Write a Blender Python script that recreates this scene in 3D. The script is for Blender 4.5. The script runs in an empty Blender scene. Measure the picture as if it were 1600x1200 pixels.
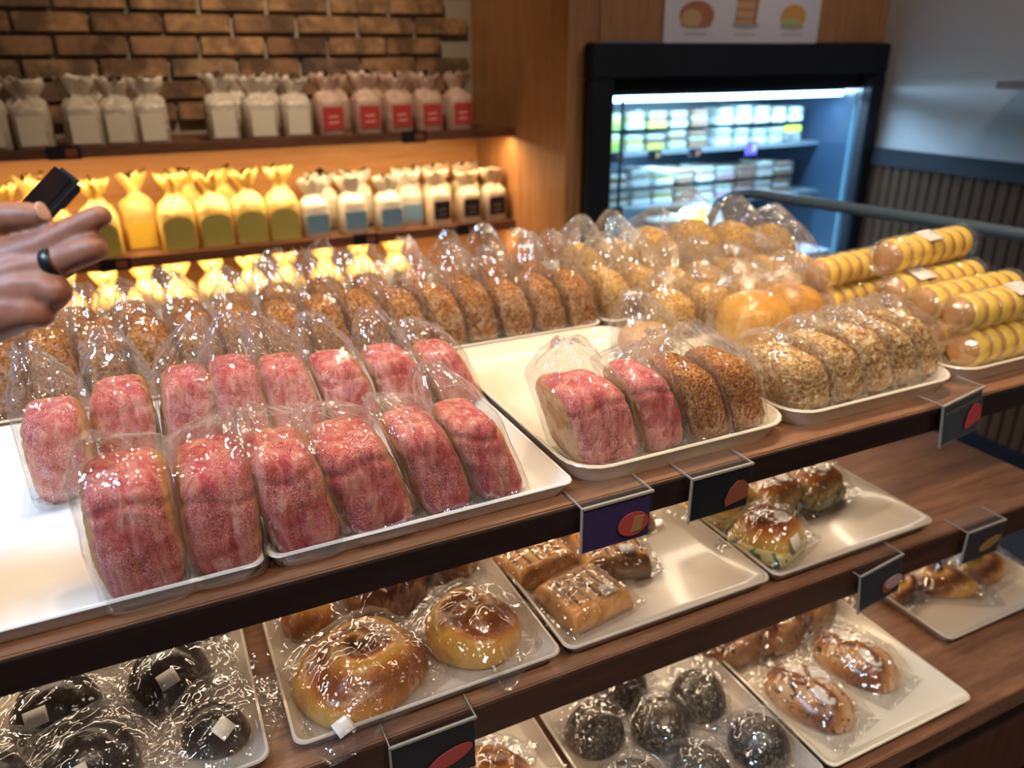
import bpy, bmesh, math, random
from mathutils import Vector, Matrix, noise
random.seed(7)
C = bpy.context.scene.collection
SC = bpy.context.scene

# ------------------------------------------------------------------ camera
D1 = Vector((0.90270614, -0.17233481, 0.39423639))
D2 = Vector((-0.43020326, -0.34695842, 0.83339367))
D3 = Vector((-0.00683911, -0.92191137, -0.38734049))
cd = bpy.data.cameras.new('camera')
cam = bpy.data.objects.new('camera', cd); C.objects.link(cam)
cam.matrix_world = Matrix(((D1.x, -D1.y, -D1.z, 0), (D2.x, -D2.y, -D2.z, 0), (D3.x, -D3.y, -D3.z, 1.5), (0, 0, 0, 1)))
cd.sensor_width = 36; cd.lens = 27.02; cd.clip_start = 0.02
cd.dof.use_dof = True; cd.dof.focus_distance = 0.88; cd.dof.aperture_fstop = 3.6
SC.camera = cam

# ------------------------------------------------------------------ world, exposure, lights
w = bpy.data.worlds.new('world'); SC.world = w; w.use_nodes = True
w.node_tree.nodes['Background'].inputs[0].default_value = (0.75, 0.85, 1.0, 1)
w.node_tree.nodes['Background'].inputs[1].default_value = 0.25
SC.view_settings.view_transform = 'Standard'; SC.view_settings.look = 'None'
SC.view_settings.exposure = 0.0; SC.view_settings.gamma = 1; SC.view_settings.use_curve_mapping = False
try:
    SC.cycles.transparent_max_bounces = 32; SC.cycles.sample_clamp_indirect = 4
except Exception: pass

def lamp(name, loc, energy, col, size, target=None, shape='DISK', size_y=None, spread=None):
    l = bpy.data.lights.new(name, 'AREA'); l.shape = shape; l.size = size
    if size_y: l.size_y = size_y
    if spread: l.spread = spread
    l.energy = energy; l.color = col
    o = bpy.data.objects.new(name, l); C.objects.link(o); o.location = loc
    if target is not None:
        o.rotation_euler = (Vector(target) - Vector(loc)).to_track_quat('-Z', 'Y').to_euler()
    return o
WARM = (1.0, 0.77, 0.53)
SPOTS = [(-0.40, -0.25, 3.6), (0.40, -0.35, 5.8), (1.20, -0.25, 6.2), (0.0, 1.05, 4.6), (0.8, 1.0, 6.0), (1.35, 1.15, 6.0), (-0.6, 1.3, 3.2)]
for i, (x, y, e) in enumerate(SPOTS):
    lamp('ceiling_spot_light', (x, y, 2.68), e, WARM, 0.05, (x * 0.9 + .05, y + (0.55 if y < 0 else 0.1), 0.9), spread=1.75)
lamp('brick_wash_light', (0.55, 2.25, 2.68), 9.0, WARM, 0.12, (0.5, 3.3, 1.45), spread=1.7)
lamp('fridge_bay_fill_light', (2.1, 0.9, 2.7), 4.5, (1.0, .86, .76), 0.14, (2.25, 2.45, 1.65), spread=1.9)  # added fill, no fixture: brightens the pier, poster and right wall
lamp('room_fill_light', (0.9, -1.2, 2.7), 5.0, (1.0, .92, .85), 0.8, (0.9, -.2, 0.0), 'SQUARE')  # added general fill for the room, not a modelled fixture
lamp('cool_window_fill_light', (-1.5, 0.35, 2.7), 19.0, (0.45, 0.70, 1.0), 0.6, (-0.15, 0.8, 1.0), 'SQUARE', spread=1.3)  # added overhead lamp standing in for cool window light from the left
for z, y, e in ((1.222, 2.905, 24.0), (0.845, 2.905, 20.0)):
    lamp('shelf_strip_light', (0.2, y, z), e, (1.0, 0.68, 0.34), 2.3, (0.2, y + 0.06, 0), 'RECTANGLE', 0.02)
lamp('fridge_front_light', (2.17, 2.60, 1.376), 12.0, (0.42, 0.68, 1.0), 1.14, (2.17, 1.60, 1.15), 'RECTANGLE', 0.02)
lamp('fridge_strip_light', (2.15, 2.58, 1.345), 18.0, (0.42, 0.72, 1.0), 1.15, (2.15, 2.72, 0.9), 'RECTANGLE', 0.03)
lamp('fridge_shelf_light', (2.0, 2.68, 1.135), 11.0, (0.5, 0.78, 1.0), 1.1, (2.1, 2.72, 0.8), 'RECTANGLE', 0.02)
lamp('fridge_deck_light', (2.0, 2.68, 0.925), 12.0, (0.5, 0.78, 1.0), 1.1, (2.1, 2.72, 0.7), 'RECTANGLE', 0.02)
lamp('counter_fill_light', (0.3, 1.0, 0.955), 4.0, WARM, 2.2, (0.3, 0.9, 0.0), 'RECTANGLE', 0.02)  # added fill under the top shelf to brighten the middle tier

lamp('counter_fill_light', (0.3, .95, 0.677), 4.0, WARM, 2.2, (0.3, 0.85, 0.0), 'RECTANGLE', 0.02)  # added fill under the middle shelf to brighten the bottom tier

# ------------------------------------------------------------------ material helpers
MATS = {}
class NT:
    def __init__(s, name):
        s.m = bpy.data.materials.new(name); s.m.use_nodes = True
        s.t = s.m.node_tree; s.b = s.t.nodes['Principled BSDF']; s.out = s.t.nodes['Material Output']
    def n(s, t, **k):
        nd = s.t.nodes.new(t)
        for a, v in k.items(): setattr(nd, a, v)
        return nd
    def l(s, a, b): s.t.links.new(a, b)
    def set(s, k, v): s.b.inputs[k].default_value = v
    def coord(s, scale=(1, 1, 1), rnd=True, kind='Object'):
        tc = s.n('ShaderNodeTexCoord'); mp = s.n('ShaderNodeMapping'); s.l(tc.outputs[kind], mp.inputs[0])
        mp.inputs[3].default_value = scale
        if rnd:
            oi = s.n('ShaderNodeObjectInfo'); mu = s.n('ShaderNodeMath', operation='MULTIPLY'); mu.inputs[1].default_value = 17
            s.l(oi.outputs['Random'], mu.inputs[0]); s.l(mu.outputs[0], mp.inputs[1])
        return mp.outputs[0]
    def noise(s, vec, scale, detail=3, rough=.6, dist=0):
        t = s.n('ShaderNodeTexNoise'); t.inputs['Scale'].default_value = scale; t.inputs['Detail'].default_value = detail
        t.inputs['Roughness'].default_value = rough; t.inputs['Distortion'].default_value = dist
        s.l(vec, t.inputs['Vector']); return t.outputs[0]
    def vor(s, vec, scale, feature='F1'):
        t = s.n('ShaderNodeTexVoronoi', feature=feature); t.inputs['Scale'].default_value = scale; s.l(vec, t.inputs['Vector']); return t
    def ramp(s, fac, stops):
        r = s.n('ShaderNodeValToRGB'); e = r.color_ramp.elements
        while len(e) > len(stops): e.remove(e[-1])
        while len(e) < len(stops): e.new(.5)
        for el, (p, c) in zip(e, stops): el.position = p; el.color = (c[0], c[1], c[2], 1)
        s.l(fac, r.inputs[0]); return r.outputs[0]
    def mix(s, fac, a, b, mode='MIX'):
        m = s.n('ShaderNodeMix', data_type='RGBA', blend_type=mode)
        for sock, v in ((m.inputs[0], fac), (m.inputs[6], a), (m.inputs[7], b)):
            if isinstance(v, (int, float)): sock.default_value = v
            elif isinstance(v, tuple): sock.default_value = (v[0], v[1], v[2], 1)
            else: s.l(v, sock)
        return m.outputs[2]
    def attr(s, name='mask'):
        return s.n('ShaderNodeAttribute', attribute_name=name).outputs['Fac']
    def math(s, op, a, b=0.0, clamp=False):
        m = s.n('ShaderNodeMath', operation=op, use_clamp=clamp)
        for i, v in enumerate((a, b)):
            if isinstance(v, (int, float)): m.inputs[i].default_value = v
            else: s.l(v, m.inputs[i])
        return m.outputs[0]
    def bump(s, h, strength=.5, dist=.002):
        b = s.n('ShaderNodeBump'); b.inputs['Strength'].default_value = strength; b.inputs['Distance'].default_value = dist
        s.l(h, b.inputs['Height']); s.l(b.outputs[0], s.b.inputs['Normal']); return b.outputs[0]
    def col(s, c): s.l(c, s.b.inputs['Base Color'])

def plain(name, c, rough=.5, metal=0, spec=.5, emit=None, es=0, coat=0):
    if name in MATS: return MATS[name]
    t = NT(name); t.set('Base Color', (*c, 1)); t.set('Roughness', rough); t.set('Metallic', metal); t.set('Specular IOR Level', spec)
    if coat: t.set('Coat Weight', coat); t.set('Coat Roughness', .08)
    if emit: t.set('Emission Color', (*emit, 1)); t.set('Emission Strength', es)
    MATS[name] = t.m; return t.m

def wood(name, dark, light, scale, rough=.45, grain=14, coat=0.0):
    t = NT(name); v = t.coord(scale, rnd=False)
    n1 = t.noise(v, grain, 4, .65, .4); n2 = t.noise(v, grain * 5, 2, .6)
    f = t.math('ADD', t.math('MULTIPLY', n1, .75), t.math('MULTIPLY', n2, .25))
    t.col(t.ramp(f, [(.32, dark), (.66, light)])); t.set('Roughness', rough); t.bump(n2, .12, .001)
    if coat: t.set('Coat Weight', coat); t.set('Coat Roughness', .2)
    MATS[name] = t.m; return t.m
wood_shelf = wood('walnut_shelf', (.075, .028, .015), (.16, .065, .034), (1.2, 14, 14), .38, 5, .15)
wood_deck = wood('walnut_deck', (.115, .052, .029), (.26, .130, .072), (1.2, 12, 12), .36, 5, .15)
wood_pier = wood('oak_pier', (.20, .085, .030), (.34, .165, .066), (14, 14, 1.0), .45, 4)
wood_back = wood('oak_back_panel', (.30, .135, .045), (.44, .22, .085), (1.0, 14, 14), .45, 3)
wood_slat = wood('walnut_slat', (.030, .014, .008), (.080, .041, .023), (16, 16, .7), .8, 5); wood_slat.node_tree.nodes['Principled BSDF'].inputs['Specular IOR Level'].default_value = .12
wood_dark = wood('dark_base_wood', (.055, .022, .012), (.12, .048, .026), (14, 14, 1.0), .5, 4)

def brick_mat():
    t = NT('brick_clay'); v = t.coord((1, 1, 1)); oi = t.n('ShaderNodeObjectInfo')
    base = t.ramp(oi.outputs['Random'], [(0, (.17, .085, .042)), (.35, (.33, .185, .085)), (.7, (.26, .140, .066)), (.88, (.15, .09, .058)), (1, (.35, .215, .11))])
    n = t.noise(v, 9, 3, .6); dk = t.ramp(n, [(.42, (.16, .14, .14)), (.60, (1, 1, 1))])
    c = t.mix(.75, base, dk, 'MULTIPLY'); n2 = t.noise(v, 70, 3)
    t.col(t.mix(.35, c, t.ramp(n2, [(.3, (.4, .4, .4)), (.7, (1.3, 1.2, 1.1))]), 'MULTIPLY'))
    t.set('Roughness', .9); t.bump(n2, .5, .004); return t.m
brick_m = brick_mat()
mortar_m = plain('mortar', (.25, .22, .17), .95)
def wall_mat():
    t = NT('painted_plaster'); v = t.coord((1, 1, 1), False); n = t.noise(v, 60, 2)
    t.set('Base Color', (.40, .39, .39, 1)); t.set('Roughness', .7); t.bump(n, .05, .001); return t.m
paint_m = wall_mat()
black_m = plain('black_frame', (.005, .007, .012), .6, spec=.25)
blackp_m = plain('black_plastic', (.012, .012, .014), .3)
floor_m = plain('floor_tile', (.03, .03, .035), .35)
ceil_m = plain('ceiling_paint', (.45, .42, .40), .9)
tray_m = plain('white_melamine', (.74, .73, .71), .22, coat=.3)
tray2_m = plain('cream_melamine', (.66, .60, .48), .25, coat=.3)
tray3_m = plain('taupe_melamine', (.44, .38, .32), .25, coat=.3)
label_m = plain('white_sticker', (.80, .77, .74), .5)
card_m = plain('black_card', (.006, .008, .012), .35)
cardp_m = plain('purple_card', (.040, .022, .10), .35)
cardb_m = plain('navy_card', (.012, .020, .034), .35)
ink_gold = plain('gold_print', (.13, .095, .035), .5)
ink_dark = plain('dim_print', (.028, .026, .018), .5)
ink_brown = plain('brown_print', (.09, .045, .035), .5)
pic_orange = plain('print_orange', (.20, .055, .03), .5)
pic_red = plain('print_red', (.34, .045, .04), .5)
pic_tan = plain('print_tan', (.26, .15, .05), .5)
pic_pink = plain('print_pink', (.36, .24, .26), .5)

def film(name, haze=.05, tint=(1, 1, 1), crinkle=1.0, rough=.04, refl=.13):
    t = NT(name); t.t.nodes.remove(t.b)
    v = t.coord((1, 1, .5)); n = t.noise(v, 24, 2, .45, 1.0); n2 = t.noise(v, 70, 0, .5, .5)
    wv = t.n('ShaderNodeVectorMath', operation='ADD'); nc = t.n('ShaderNodeTexNoise'); nc.inputs['Scale'].default_value = 30; t.l(v, nc.inputs['Vector'])
    sc_ = t.n('ShaderNodeVectorMath', operation='SCALE'); sc_.inputs['Scale'].default_value = .03; t.l(nc.outputs[1], sc_.inputs[0]); t.l(v, wv.inputs[0]); t.l(sc_.outputs[0], wv.inputs[1])
    vo = t.vor(wv.outputs[0], 19, 'DISTANCE_TO_EDGE'); fold = t.math('MINIMUM', vo.outputs['Distance'], .22)
    h = t.math('ADD', t.math('ADD', n, t.math('MULTIPLY', n2, .14)), t.math('MULTIPLY', fold, 1.0))
    b = t.n('ShaderNodeBump'); b.inputs['Strength'].default_value = min(1, 1.0 * crinkle); b.inputs['Distance'].default_value = .014
    t.l(h, b.inputs['Height'])
    tr = t.n('ShaderNodeBsdfTransparent'); tr.inputs[0].default_value = (.97 * tint[0], .97 * tint[1], .97 * tint[2], 1)
    gl = t.n('ShaderNodeBsdfGlossy'); gl.inputs['Roughness'].default_value = rough; t.l(b.outputs[0], gl.inputs['Normal'])
    gl.inputs[0].default_value = (1, 1, 1, 1)
    df = t.n('ShaderNodeBsdfTranslucent'); df.inputs[0].default_value = (.9, .9, .92, 1)
    df2 = t.n('ShaderNodeBsdfDiffuse'); df2.inputs[0].default_value = (.9, .9, .92, 1)
    lw = t.n('ShaderNodeLayerWeight'); lw.inputs[0].default_value = .5
    fc = t.math('POWER', lw.outputs['Facing'], 3.0)
    fac = t.math('ADD', t.math('MULTIPLY', fc, .22), refl, True)
    hz = t.math('ADD', t.math('MULTIPLY', fc, .13), haze, True)
    md = t.n('ShaderNodeMixShader'); md.inputs[0].default_value = .5; t.l(df.outputs[0], md.inputs[1]); t.l(df2.outputs[0], md.inputs[2])
    m1 = t.n('ShaderNodeMixShader'); t.l(hz, m1.inputs[0]); t.l(tr.outputs[0], m1.inputs[1]); t.l(md.outputs[0], m1.inputs[2])
    m2 = t.n('ShaderNodeMixShader'); t.l(fac, m2.inputs[0]); t.l(m1.outputs[0], m2.inputs[1]); t.l(gl.outputs[0], m2.inputs[2])
    t.l(m2.outputs[0], t.out.inputs[0]); return t.m
film_m = film('clear_film', .022)
film_hazy = film('hazy_film', .045, refl=.14)
acryl_m = film('acrylic', .0, crinkle=0, rough=.03, refl=.03)
def glass_mat():
    t = NT('fridge_glass'); t.t.nodes.remove(t.b)
    tr = t.n('ShaderNodeBsdfTransparent'); tr.inputs[0].default_value = (.93, .97, .99, 1)
    gl = t.n('ShaderNodeBsdfGlossy'); gl.inputs['Roughness'].default_value = .02
    m = t.n('ShaderNodeMixShader'); m.inputs[0].default_value = .05; t.l(tr.outputs[0], m.inputs[1]); t.l(gl.outputs[0], m.inputs[2])
    t.l(m.outputs[0], t.out.inputs[0]); return t.m
glass_m = glass_mat()

def red_bread():
    t = NT('red_sugared_bread'); v = t.coord(); vs = t.coord((1.6, 1.6, .35))
    big = t.noise(vs, 42, 4, .65, .5); fine = t.noise(v, 760, 2, .7)
    c = t.ramp(big, [(.34, (.32, .006, .012)), (.47, (.46, .045, .052)), (.57, (.56, .15, .12)), (.74, (.66, .36, .26))])
    sp = t.mix(1.0, t.ramp(fine, [(.46, (0, 0, 0)), (.62, (.8, .8, .8))]), t.ramp(t.noise(v, 26, 2), [(.36, (.25, .25, .25)), (.56, (1, 1, 1))]), 'MULTIPLY')
    c = t.mix(sp, c, (.80, .52, .48))
    cr = t.ramp(t.noise(v, 30, 2), [(.3, (.44, .19, .055)), (.7, (.62, .34, .13))])
    m = t.math('ADD', t.attr(), t.math('MULTIPLY', t.math('SUBTRACT', t.noise(v, 45, 3), .5), 1.1))
    c = t.mix(t.ramp(m, [(.42, (0, 0, 0)), (.60, (1, 1, 1))]), c, cr)
    t.col(c); t.set('Roughness', .8); t.set('Subsurface Weight', .06); t.set('Subsurface Radius', (.01, .004, .003))
    t.bump(t.math('ADD', t.math('MULTIPLY', big, 1.2), t.math('MULTIPLY', fine, .22)), .8, .004); return t.m
def crumb_bread(name, a, b, c, d, sc=95, crust=(.42, .17, .045), flake=None):
    t = NT(name); v = t.coord(); n = t.noise(v, sc * 1.5, 4, .72, .3); vo = t.vor(v, sc * 2.6)
    f = t.math('ADD', t.math('MULTIPLY', n, .8), t.math('MULTIPLY', vo.outputs['Distance'], .30))
    col = t.ramp(f, [(.34, a), (.48, b), (.60, c), (.76, d)])
    if flake:
        v2 = t.vor(t.coord((1, 1, .7)), 60); fl = t.ramp(v2.outputs['Distance'], [(.22, (1, 1, 1)), (.38, (0, 0, 0))])
        fl2 = t.mix(1.0, fl, t.ramp(t.noise(v, 28, 2), [(.40, (0, 0, 0)), (.52, (1, 1, 1))]), 'MULTIPLY')
        col = t.mix(fl2, col, flake)
    m = t.math('ADD', t.attr(), t.math('MULTIPLY', t.math('SUBTRACT', t.noise(v, 40, 3), .5), 1.2))
    col = t.mix(t.ramp(m, [(.45, (0, 0, 0)), (.62, (1, 1, 1))]), col, crust)
    t.col(col); t.set('Roughness', .7); t.bump(f, 1.0, .006); return t.m
def bun_mat(name, a, b, c, rough=.3, sc=18, bumps=.3, speck=None, spsc=200, spt=(.55, .7)):
    t = NT(name); v = t.coord(); n = t.noise(v, sc, 3, .6)
    f = t.math('ADD', t.math('MULTIPLY', t.attr(), .75), t.math('MULTIPLY', n, .42))
    col = t.ramp(f, [(.18, a), (.50, b), (.85, c)]); fn = t.noise(v, spsc, 2, .6)
    if speck: col = t.mix(t.ramp(fn, [(spt[0], (0, 0, 0)), (spt[1], (1, 1, 1))]), col, speck)
    t.col(col); t.set('Roughness', rough); t.set('Coat Weight', .2); t.set('Coat Roughness', .2); t.bump(fn, bumps, .002); return t.m
M_red = red_bread()
M_crumb = crumb_bread('brown_crumb_bread', (.075, .018, .004), (.28, .085, .014), (.48, .20, .04), (.68, .40, .14), crust=(.46, .18, .04))
M_nut = crumb_bread('nutty_crumb_bread', (.18, .060, .010), (.50, .24, .045), (.70, .42, .11), (.82, .60, .28), 80, crust=(.52, .24, .06))
M_almond = crumb_bread('almond_flake_bread', (.17, .060, .014), (.42, .20, .06), (.62, .39, .15), (.76, .58, .30), 70, crust=(.42, .15, .03), flake=(.84, .68, .40))
M_orange = bun_mat('glazed_orange_bun', (.66, .33, .06), (.44, .125, .010), (.36, .085, .008), .22, 26, .5)
M_tan = bun_mat('tan_bun', (.55, .32, .16), (.44, .22, .09), (.30, .12, .04), .5, 20)
M_black = bun_mat('charcoal_bun', (.030, .017, .010), (.017, .010, .007), (.008, .006, .006), .3, 30, .7, (.07, .045, .025), 120, (.60, .8))
M_dust = bun_mat('dusted_charcoal_bun', (.10, .078, .050), (.045, .034, .024), (.010, .008, .008), .4, 22, .8, (.22, .18, .125), 170, (.50, .72))
M_knot = bun_mat('golden_pastry', (.66, .40, .09), (.50, .20, .035), (.22, .062, .010), .28, 30, .5)
M_choc = bun_mat('dark_glazed_pastry', (.55, .24, .06), (.24, .07, .02), (.07, .020, .012), .15, 16, .2)
M_flaky = bun_mat('flaky_pastry', (.66, .38, .13), (.46, .20, .05), (.13, .04, .012), .35, 30, .5)
M_square = bun_mat('glossy_square_bun', (.78, .54, .14), (.44, .155, .022), (.15, .032, .010), .22, 12, .1)
M_fruit = bun_mat('fruit_bread', (.60, .38, .20), (.46, .20, .06), (.20, .060, .022), .3, 34, .6, (.05, .02, .012), 60, (.60, .66))
M_icing = plain('white_icing', (.72, .66, .58), .4)
M_olive = plain('black_olive', (.012, .006, .008), .3)
M_cake = bun_mat('yellow_sponge', (.88, .64, .11), (.85, .58, .09), (.74, .46, .05), .75, 40, .3)
M_cakeb = bun_mat('browned_sponge_face', (.52, .26, .09), (.44, .19, .06), (.34, .13, .04), .6, 40, .3)
M_wrap = None
def wrapper():
    t = NT('printed_wrapper'); v = t.coord(); n = t.noise(v, 60, 1); t.col(t.ramp(n, [(.40, (.50, .48, .30)), (.47, (.62, .44, .05)), (.55, (.50, .46, .30)), (.60, (.06, .16, .10))]))
    t.set('Roughness', .25); return t.m
M_wrap = wrapper()
def skin():
    t = NT('skin'); v = t.coord(rnd=False); n = t.noise(v, 60, 3)
    t.col(t.ramp(n, [(.3, (.26, .098, .058)), (.7, (.34, .145, .09))])); t.set('Roughness', .5)
    t.set('Subsurface Weight', .08); t.set('Subsurface Radius', (.02, .008, .004)); t.bump(t.noise(v, 500, 2), .15, .001); return t.m
M_skin = skin()
M_nail = plain('fingernail', (.60, .36, .30), .25)

# ------------------------------------------------------------------ object helpers
def link(name, me, m=None, parent=None, loc=None, rot=None):
    o = bpy.data.objects.new(name, me); C.objects.link(o)
    if m is not None and not me.materials: me.materials.append(m)
    if parent is not None: o.parent = parent
    if loc is not None: o.location = loc
    if rot is not None: o.rotation_euler = rot
    return o
def tag(o, label=None, cat=None, group=None, kind=None):
    if label: o['label'] = label
    if cat: o['category'] = cat
    if group: o['group'] = group
    if kind: o['kind'] = kind
    return o
def thing(name, label, cat, loc=(0, 0, 0), rz=0, group=None):
    o = bpy.data.objects.new(name, None); C.objects.link(o); o.location = loc; o.rotation_euler = (0, 0, rz); o.empty_display_size = .02
    return tag(o, label, cat, group)
def mesh(name, vs, fs, smooth=False, mask=None):
    me = bpy.data.meshes.new(name); me.from_pydata([tuple(v) for v in vs], [], fs); me.update()
    if smooth: me.polygons.foreach_set('use_smooth', [True] * len(me.polygons))
    if mask is not None:
        a = me.attributes.new('mask', 'FLOAT', 'POINT'); a.data.foreach_set('value', mask)
    return me
def box_bm(bm, c, s, bev=0, rot=None):
    r = bmesh.ops.create_cube(bm, size=1); vs = r['verts']
    for v in vs: v.co = Vector((v.co.x * s[0], v.co.y * s[1], v.co.z * s[2]))
    if bev:
        es = list({e for v in vs for e in v.link_edges})
        rr = bmesh.ops.bevel(bm, geom=es, offset=bev, segments=2, affect='EDGES'); vs = list({v for f in rr['faces'] for v in f.verts} | {v for v in vs if v.is_valid})
    for v in vs:
        if rot: v.co = rot @ v.co
        v.co += Vector(c)
def bx(name, lo, hi, m, parent=None, bev=0, kind=None):
    bm = bmesh.new(); c = [(a + b) / 2 for a, b in zip(lo, hi)]; s = [b - a for a, b in zip(lo, hi)]
    box_bm(bm, (0, 0, 0), s, bev); me = bpy.data.meshes.new(name); bm.to_mesh(me); bm.free()
    o = link(name, me, m, parent, c)
    if kind: o['kind'] = kind
    return o
def tube(name, pts, r, m, parent=None, n=12, caps=True):
    P = [Vector(p) for p in pts]; vs = []; fs = []; rr = r if isinstance(r, list) else [r] * len(P)
    up = Vector((0, 0, 1))
    for i, p in enumerate(P):
        d = (P[min(i + 1, len(P) - 1)] - P[max(i - 1, 0)]).normalized()
        a = d.cross(up); a = d.cross(Vector((1, 0, 0))) if a.length < .1 else a
        a.normalize(); b = d.cross(a).normalized()
        for k in range(n):
            t = 2 * math.pi * k / n; vs.append(p + (a * math.cos(t) + b * math.sin(t)) * rr[i])
    for i in range(len(P) - 1):
        for k in range(n): fs.append((i * n + k, i * n + (k + 1) % n, (i + 1) * n + (k + 1) % n, (i + 1) * n + k))
    if caps: fs.append(tuple(range(n))[::-1]); fs.append(tuple((len(P) - 1) * n + k for k in range(n)))
    return link(name, mesh(name, vs, fs, True), m, parent)
ORD = ['leftmost', 'second', 'third', 'fourth', 'fifth', 'sixth', 'seventh', 'eighth', 'ninth', 'tenth', 'eleventh', 'twelfth', 'thirteenth', 'fourteenth', 'fifteenth', 'sixteenth', 'seventeenth']
def nth(i, n=None):
    if i == 0: return 'leftmost'
    if n and i == n - 1: return 'rightmost'
    return ORD[i] + ' from the left'

# ------------------------------------------------------------------ bread and bag shapes
def superbox(w, d, h, n=4.5, cuts=12, amp=.0015, freq=60, seed=0, shear=0.0, crust='x', topround=0.0, creases=0, rough=0):
    """rounded loaf: base at z=0, centred on x,y; shear leans the top towards -x"""
    k = cuts; vid = {}; vs = []; fs = []; mask = []
    def vert(x, y, z):
        key = (round(x, 4), round(y, 4), round(z, 4))
        if key in vid: return vid[key]
        q = (abs(x) ** n + abs(y) ** n + abs(z) ** n) ** (1 / n); p = Vector((x, y, z)) / q
        tz = (p.z + 1) / 2
        px = p.x * w / 2 * (1 - topround * max(0, tz - .45) ** 2 * 2.2); py = p.y * d / 2 * (1 - topround * max(0, tz - .5) ** 2 * 1.8); pz = tz * h
        s = Vector((px * freq + seed * 3.1, py * freq, pz * freq))
        dn = noise.noise(s * .35) * 2.0 * amp + noise.noise(s) * amp
        if rough: dn += noise.noise(s * 5) * rough
        if creases and p.y < 0:
            cz = pz / h; dn -= max(0, 1 - abs(cz - .76 - .05 * math.sin(seed * 2.3) - .04 * math.sin(p.x * 3 + seed * 1.7)) * 24) * (.0008 + .0034 * abs(math.sin(seed * 1.9)))
            dn -= max(0, 1 - abs(p.x - .05 * math.sin(cz * 7 + seed) - ((seed * 7) % 5 - 2) * .13) * 11) * .0028 * creases
        nn = Vector((p.x * w ** -1, p.y * d ** -1, p.z * h ** -1)).normalized()
        co = Vector((px, py, pz)) + nn * dn
        if co.z < 0: co.z = 0
        co.x -= shear * (co.z + .35 * co.z * co.z / h)/1.35
        vid[key] = len(vs); vs.append(co)
        if crust == 'x': m = max(0, (abs(p.x) - .70) * 3.2) + max(0, p.y) * .8 + max(0, .12 - tz) * 6
        elif crust == 'top': m = max(0, (abs(p.x) - .88) * 3)
        else: m = 0
        mask.append(min(1, m)); return vid[key]
    L = [math.tan((2 * i / k - 1) * math.pi / 4) for i in range(k + 1)]
    for ax in range(3):
        for sg in (-1, 1):
            for i in range(k):
                for j in range(k):
                    q = []
                    for a, b in ((i, j), (i + 1, j), (i + 1, j + 1), (i, j + 1)):
                        c = [0, 0, 0]; c[ax] = sg; c[(ax + 1) % 3] = L[a]; c[(ax + 2) % 3] = L[b]; q.append(vert(*c))
                    fs.append(q if sg > 0 else q[::-1])
    return mesh('loaf', vs, fs, True, mask)

def bag_mesh(w, d, h, top, seed=0, shear=0.0, tipx=0.0, tipw=.12, tiplean=0.0, nu=64, nv=46, wr=.0042, slack=0.03):
    """clear bag standing round a loaf and drawn up to a flat peak"""
    vs = []; fs = []; rnd = random.Random(seed); ph = rnd.random() * 9
    H = h * 1.0
    for j in range(nv + 1):
        t = j / nv
        if t < .08: z = .0006 + 0 * t; sc = .55 + .45 * math.sin(t / .08 * math.pi / 2); ft = 0
        elif t < .55: z = .0006 + (t - .08) / .47 * H; sc = 1; ft = 0
        else: ft = (t - .55) / .45; z = H + ft * top; sc = 1
        if t < .14: z = .0006 + .02 * max(0, (t - .03) / .11) ** 2 * 1.2
        thick = d * (1 + slack) / 2 * sc * (1 - ft) ** .75 + .0008
        wide = w * (1 + slack) / 2 * sc * ((1 - ft ** 1.25) * (1 - tipw) + tipw) + .001
        zz = z
        sh = shear * (zz + .35 * zz * zz / h) / 1.35 if zz < h else shear * h + shear * .9 * (zz - h)
        cx = -sh + tipx * ft ** 1.3; cy = tiplean * ft ** 1.4
        for i in range(nu):
            a = 2 * math.pi * i / nu; ca, sa = math.cos(a), math.sin(a); e = 2 / (4.0 - 2 * ft)
            x = math.copysign(abs(ca) ** e, ca) * wide; y = math.copysign(abs(sa) ** e, sa) * thick
            amp = wr * (.5 + 1.6 * ft * (1 - ft * .6)) * (.3 if t < .1 else 1)
            p = Vector((ca * 2.2 + ph, sa * 2.2, zz * 22 + seed))
            dn = noise.noise(p) * amp * 1.5 + abs(noise.noise(Vector((ca * 6 + ph, sa * 6, zz * 9)))) * amp * 1.6 + abs(noise.noise(Vector((ca * 9 + ph, sa * 9, zz * 60 + seed)))) * amp * (.7 + ft)
            if ft > 0: dn += math.sin(a * 7 + ph + ft * 3) * amp * .6
            dn = max(dn, -.0006) if ft == 0 else dn
            r = Vector((ca, sa, 0)) * dn
            vs.append(Vector((x + cx + r.x, y + cy + r.y, zz + noise.noise(p * 1.7) * wr * ft * 2)))
    for j in range(nv):
        for i in range(nu): fs.append((j * nu + i, j * nu + (i + 1) % nu, (j + 1) * nu + (i + 1) % nu, (j + 1) * nu + i))
    fs.append(tuple(range(nu))[::-1])
    return mesh('bag', vs, fs, True)

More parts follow.
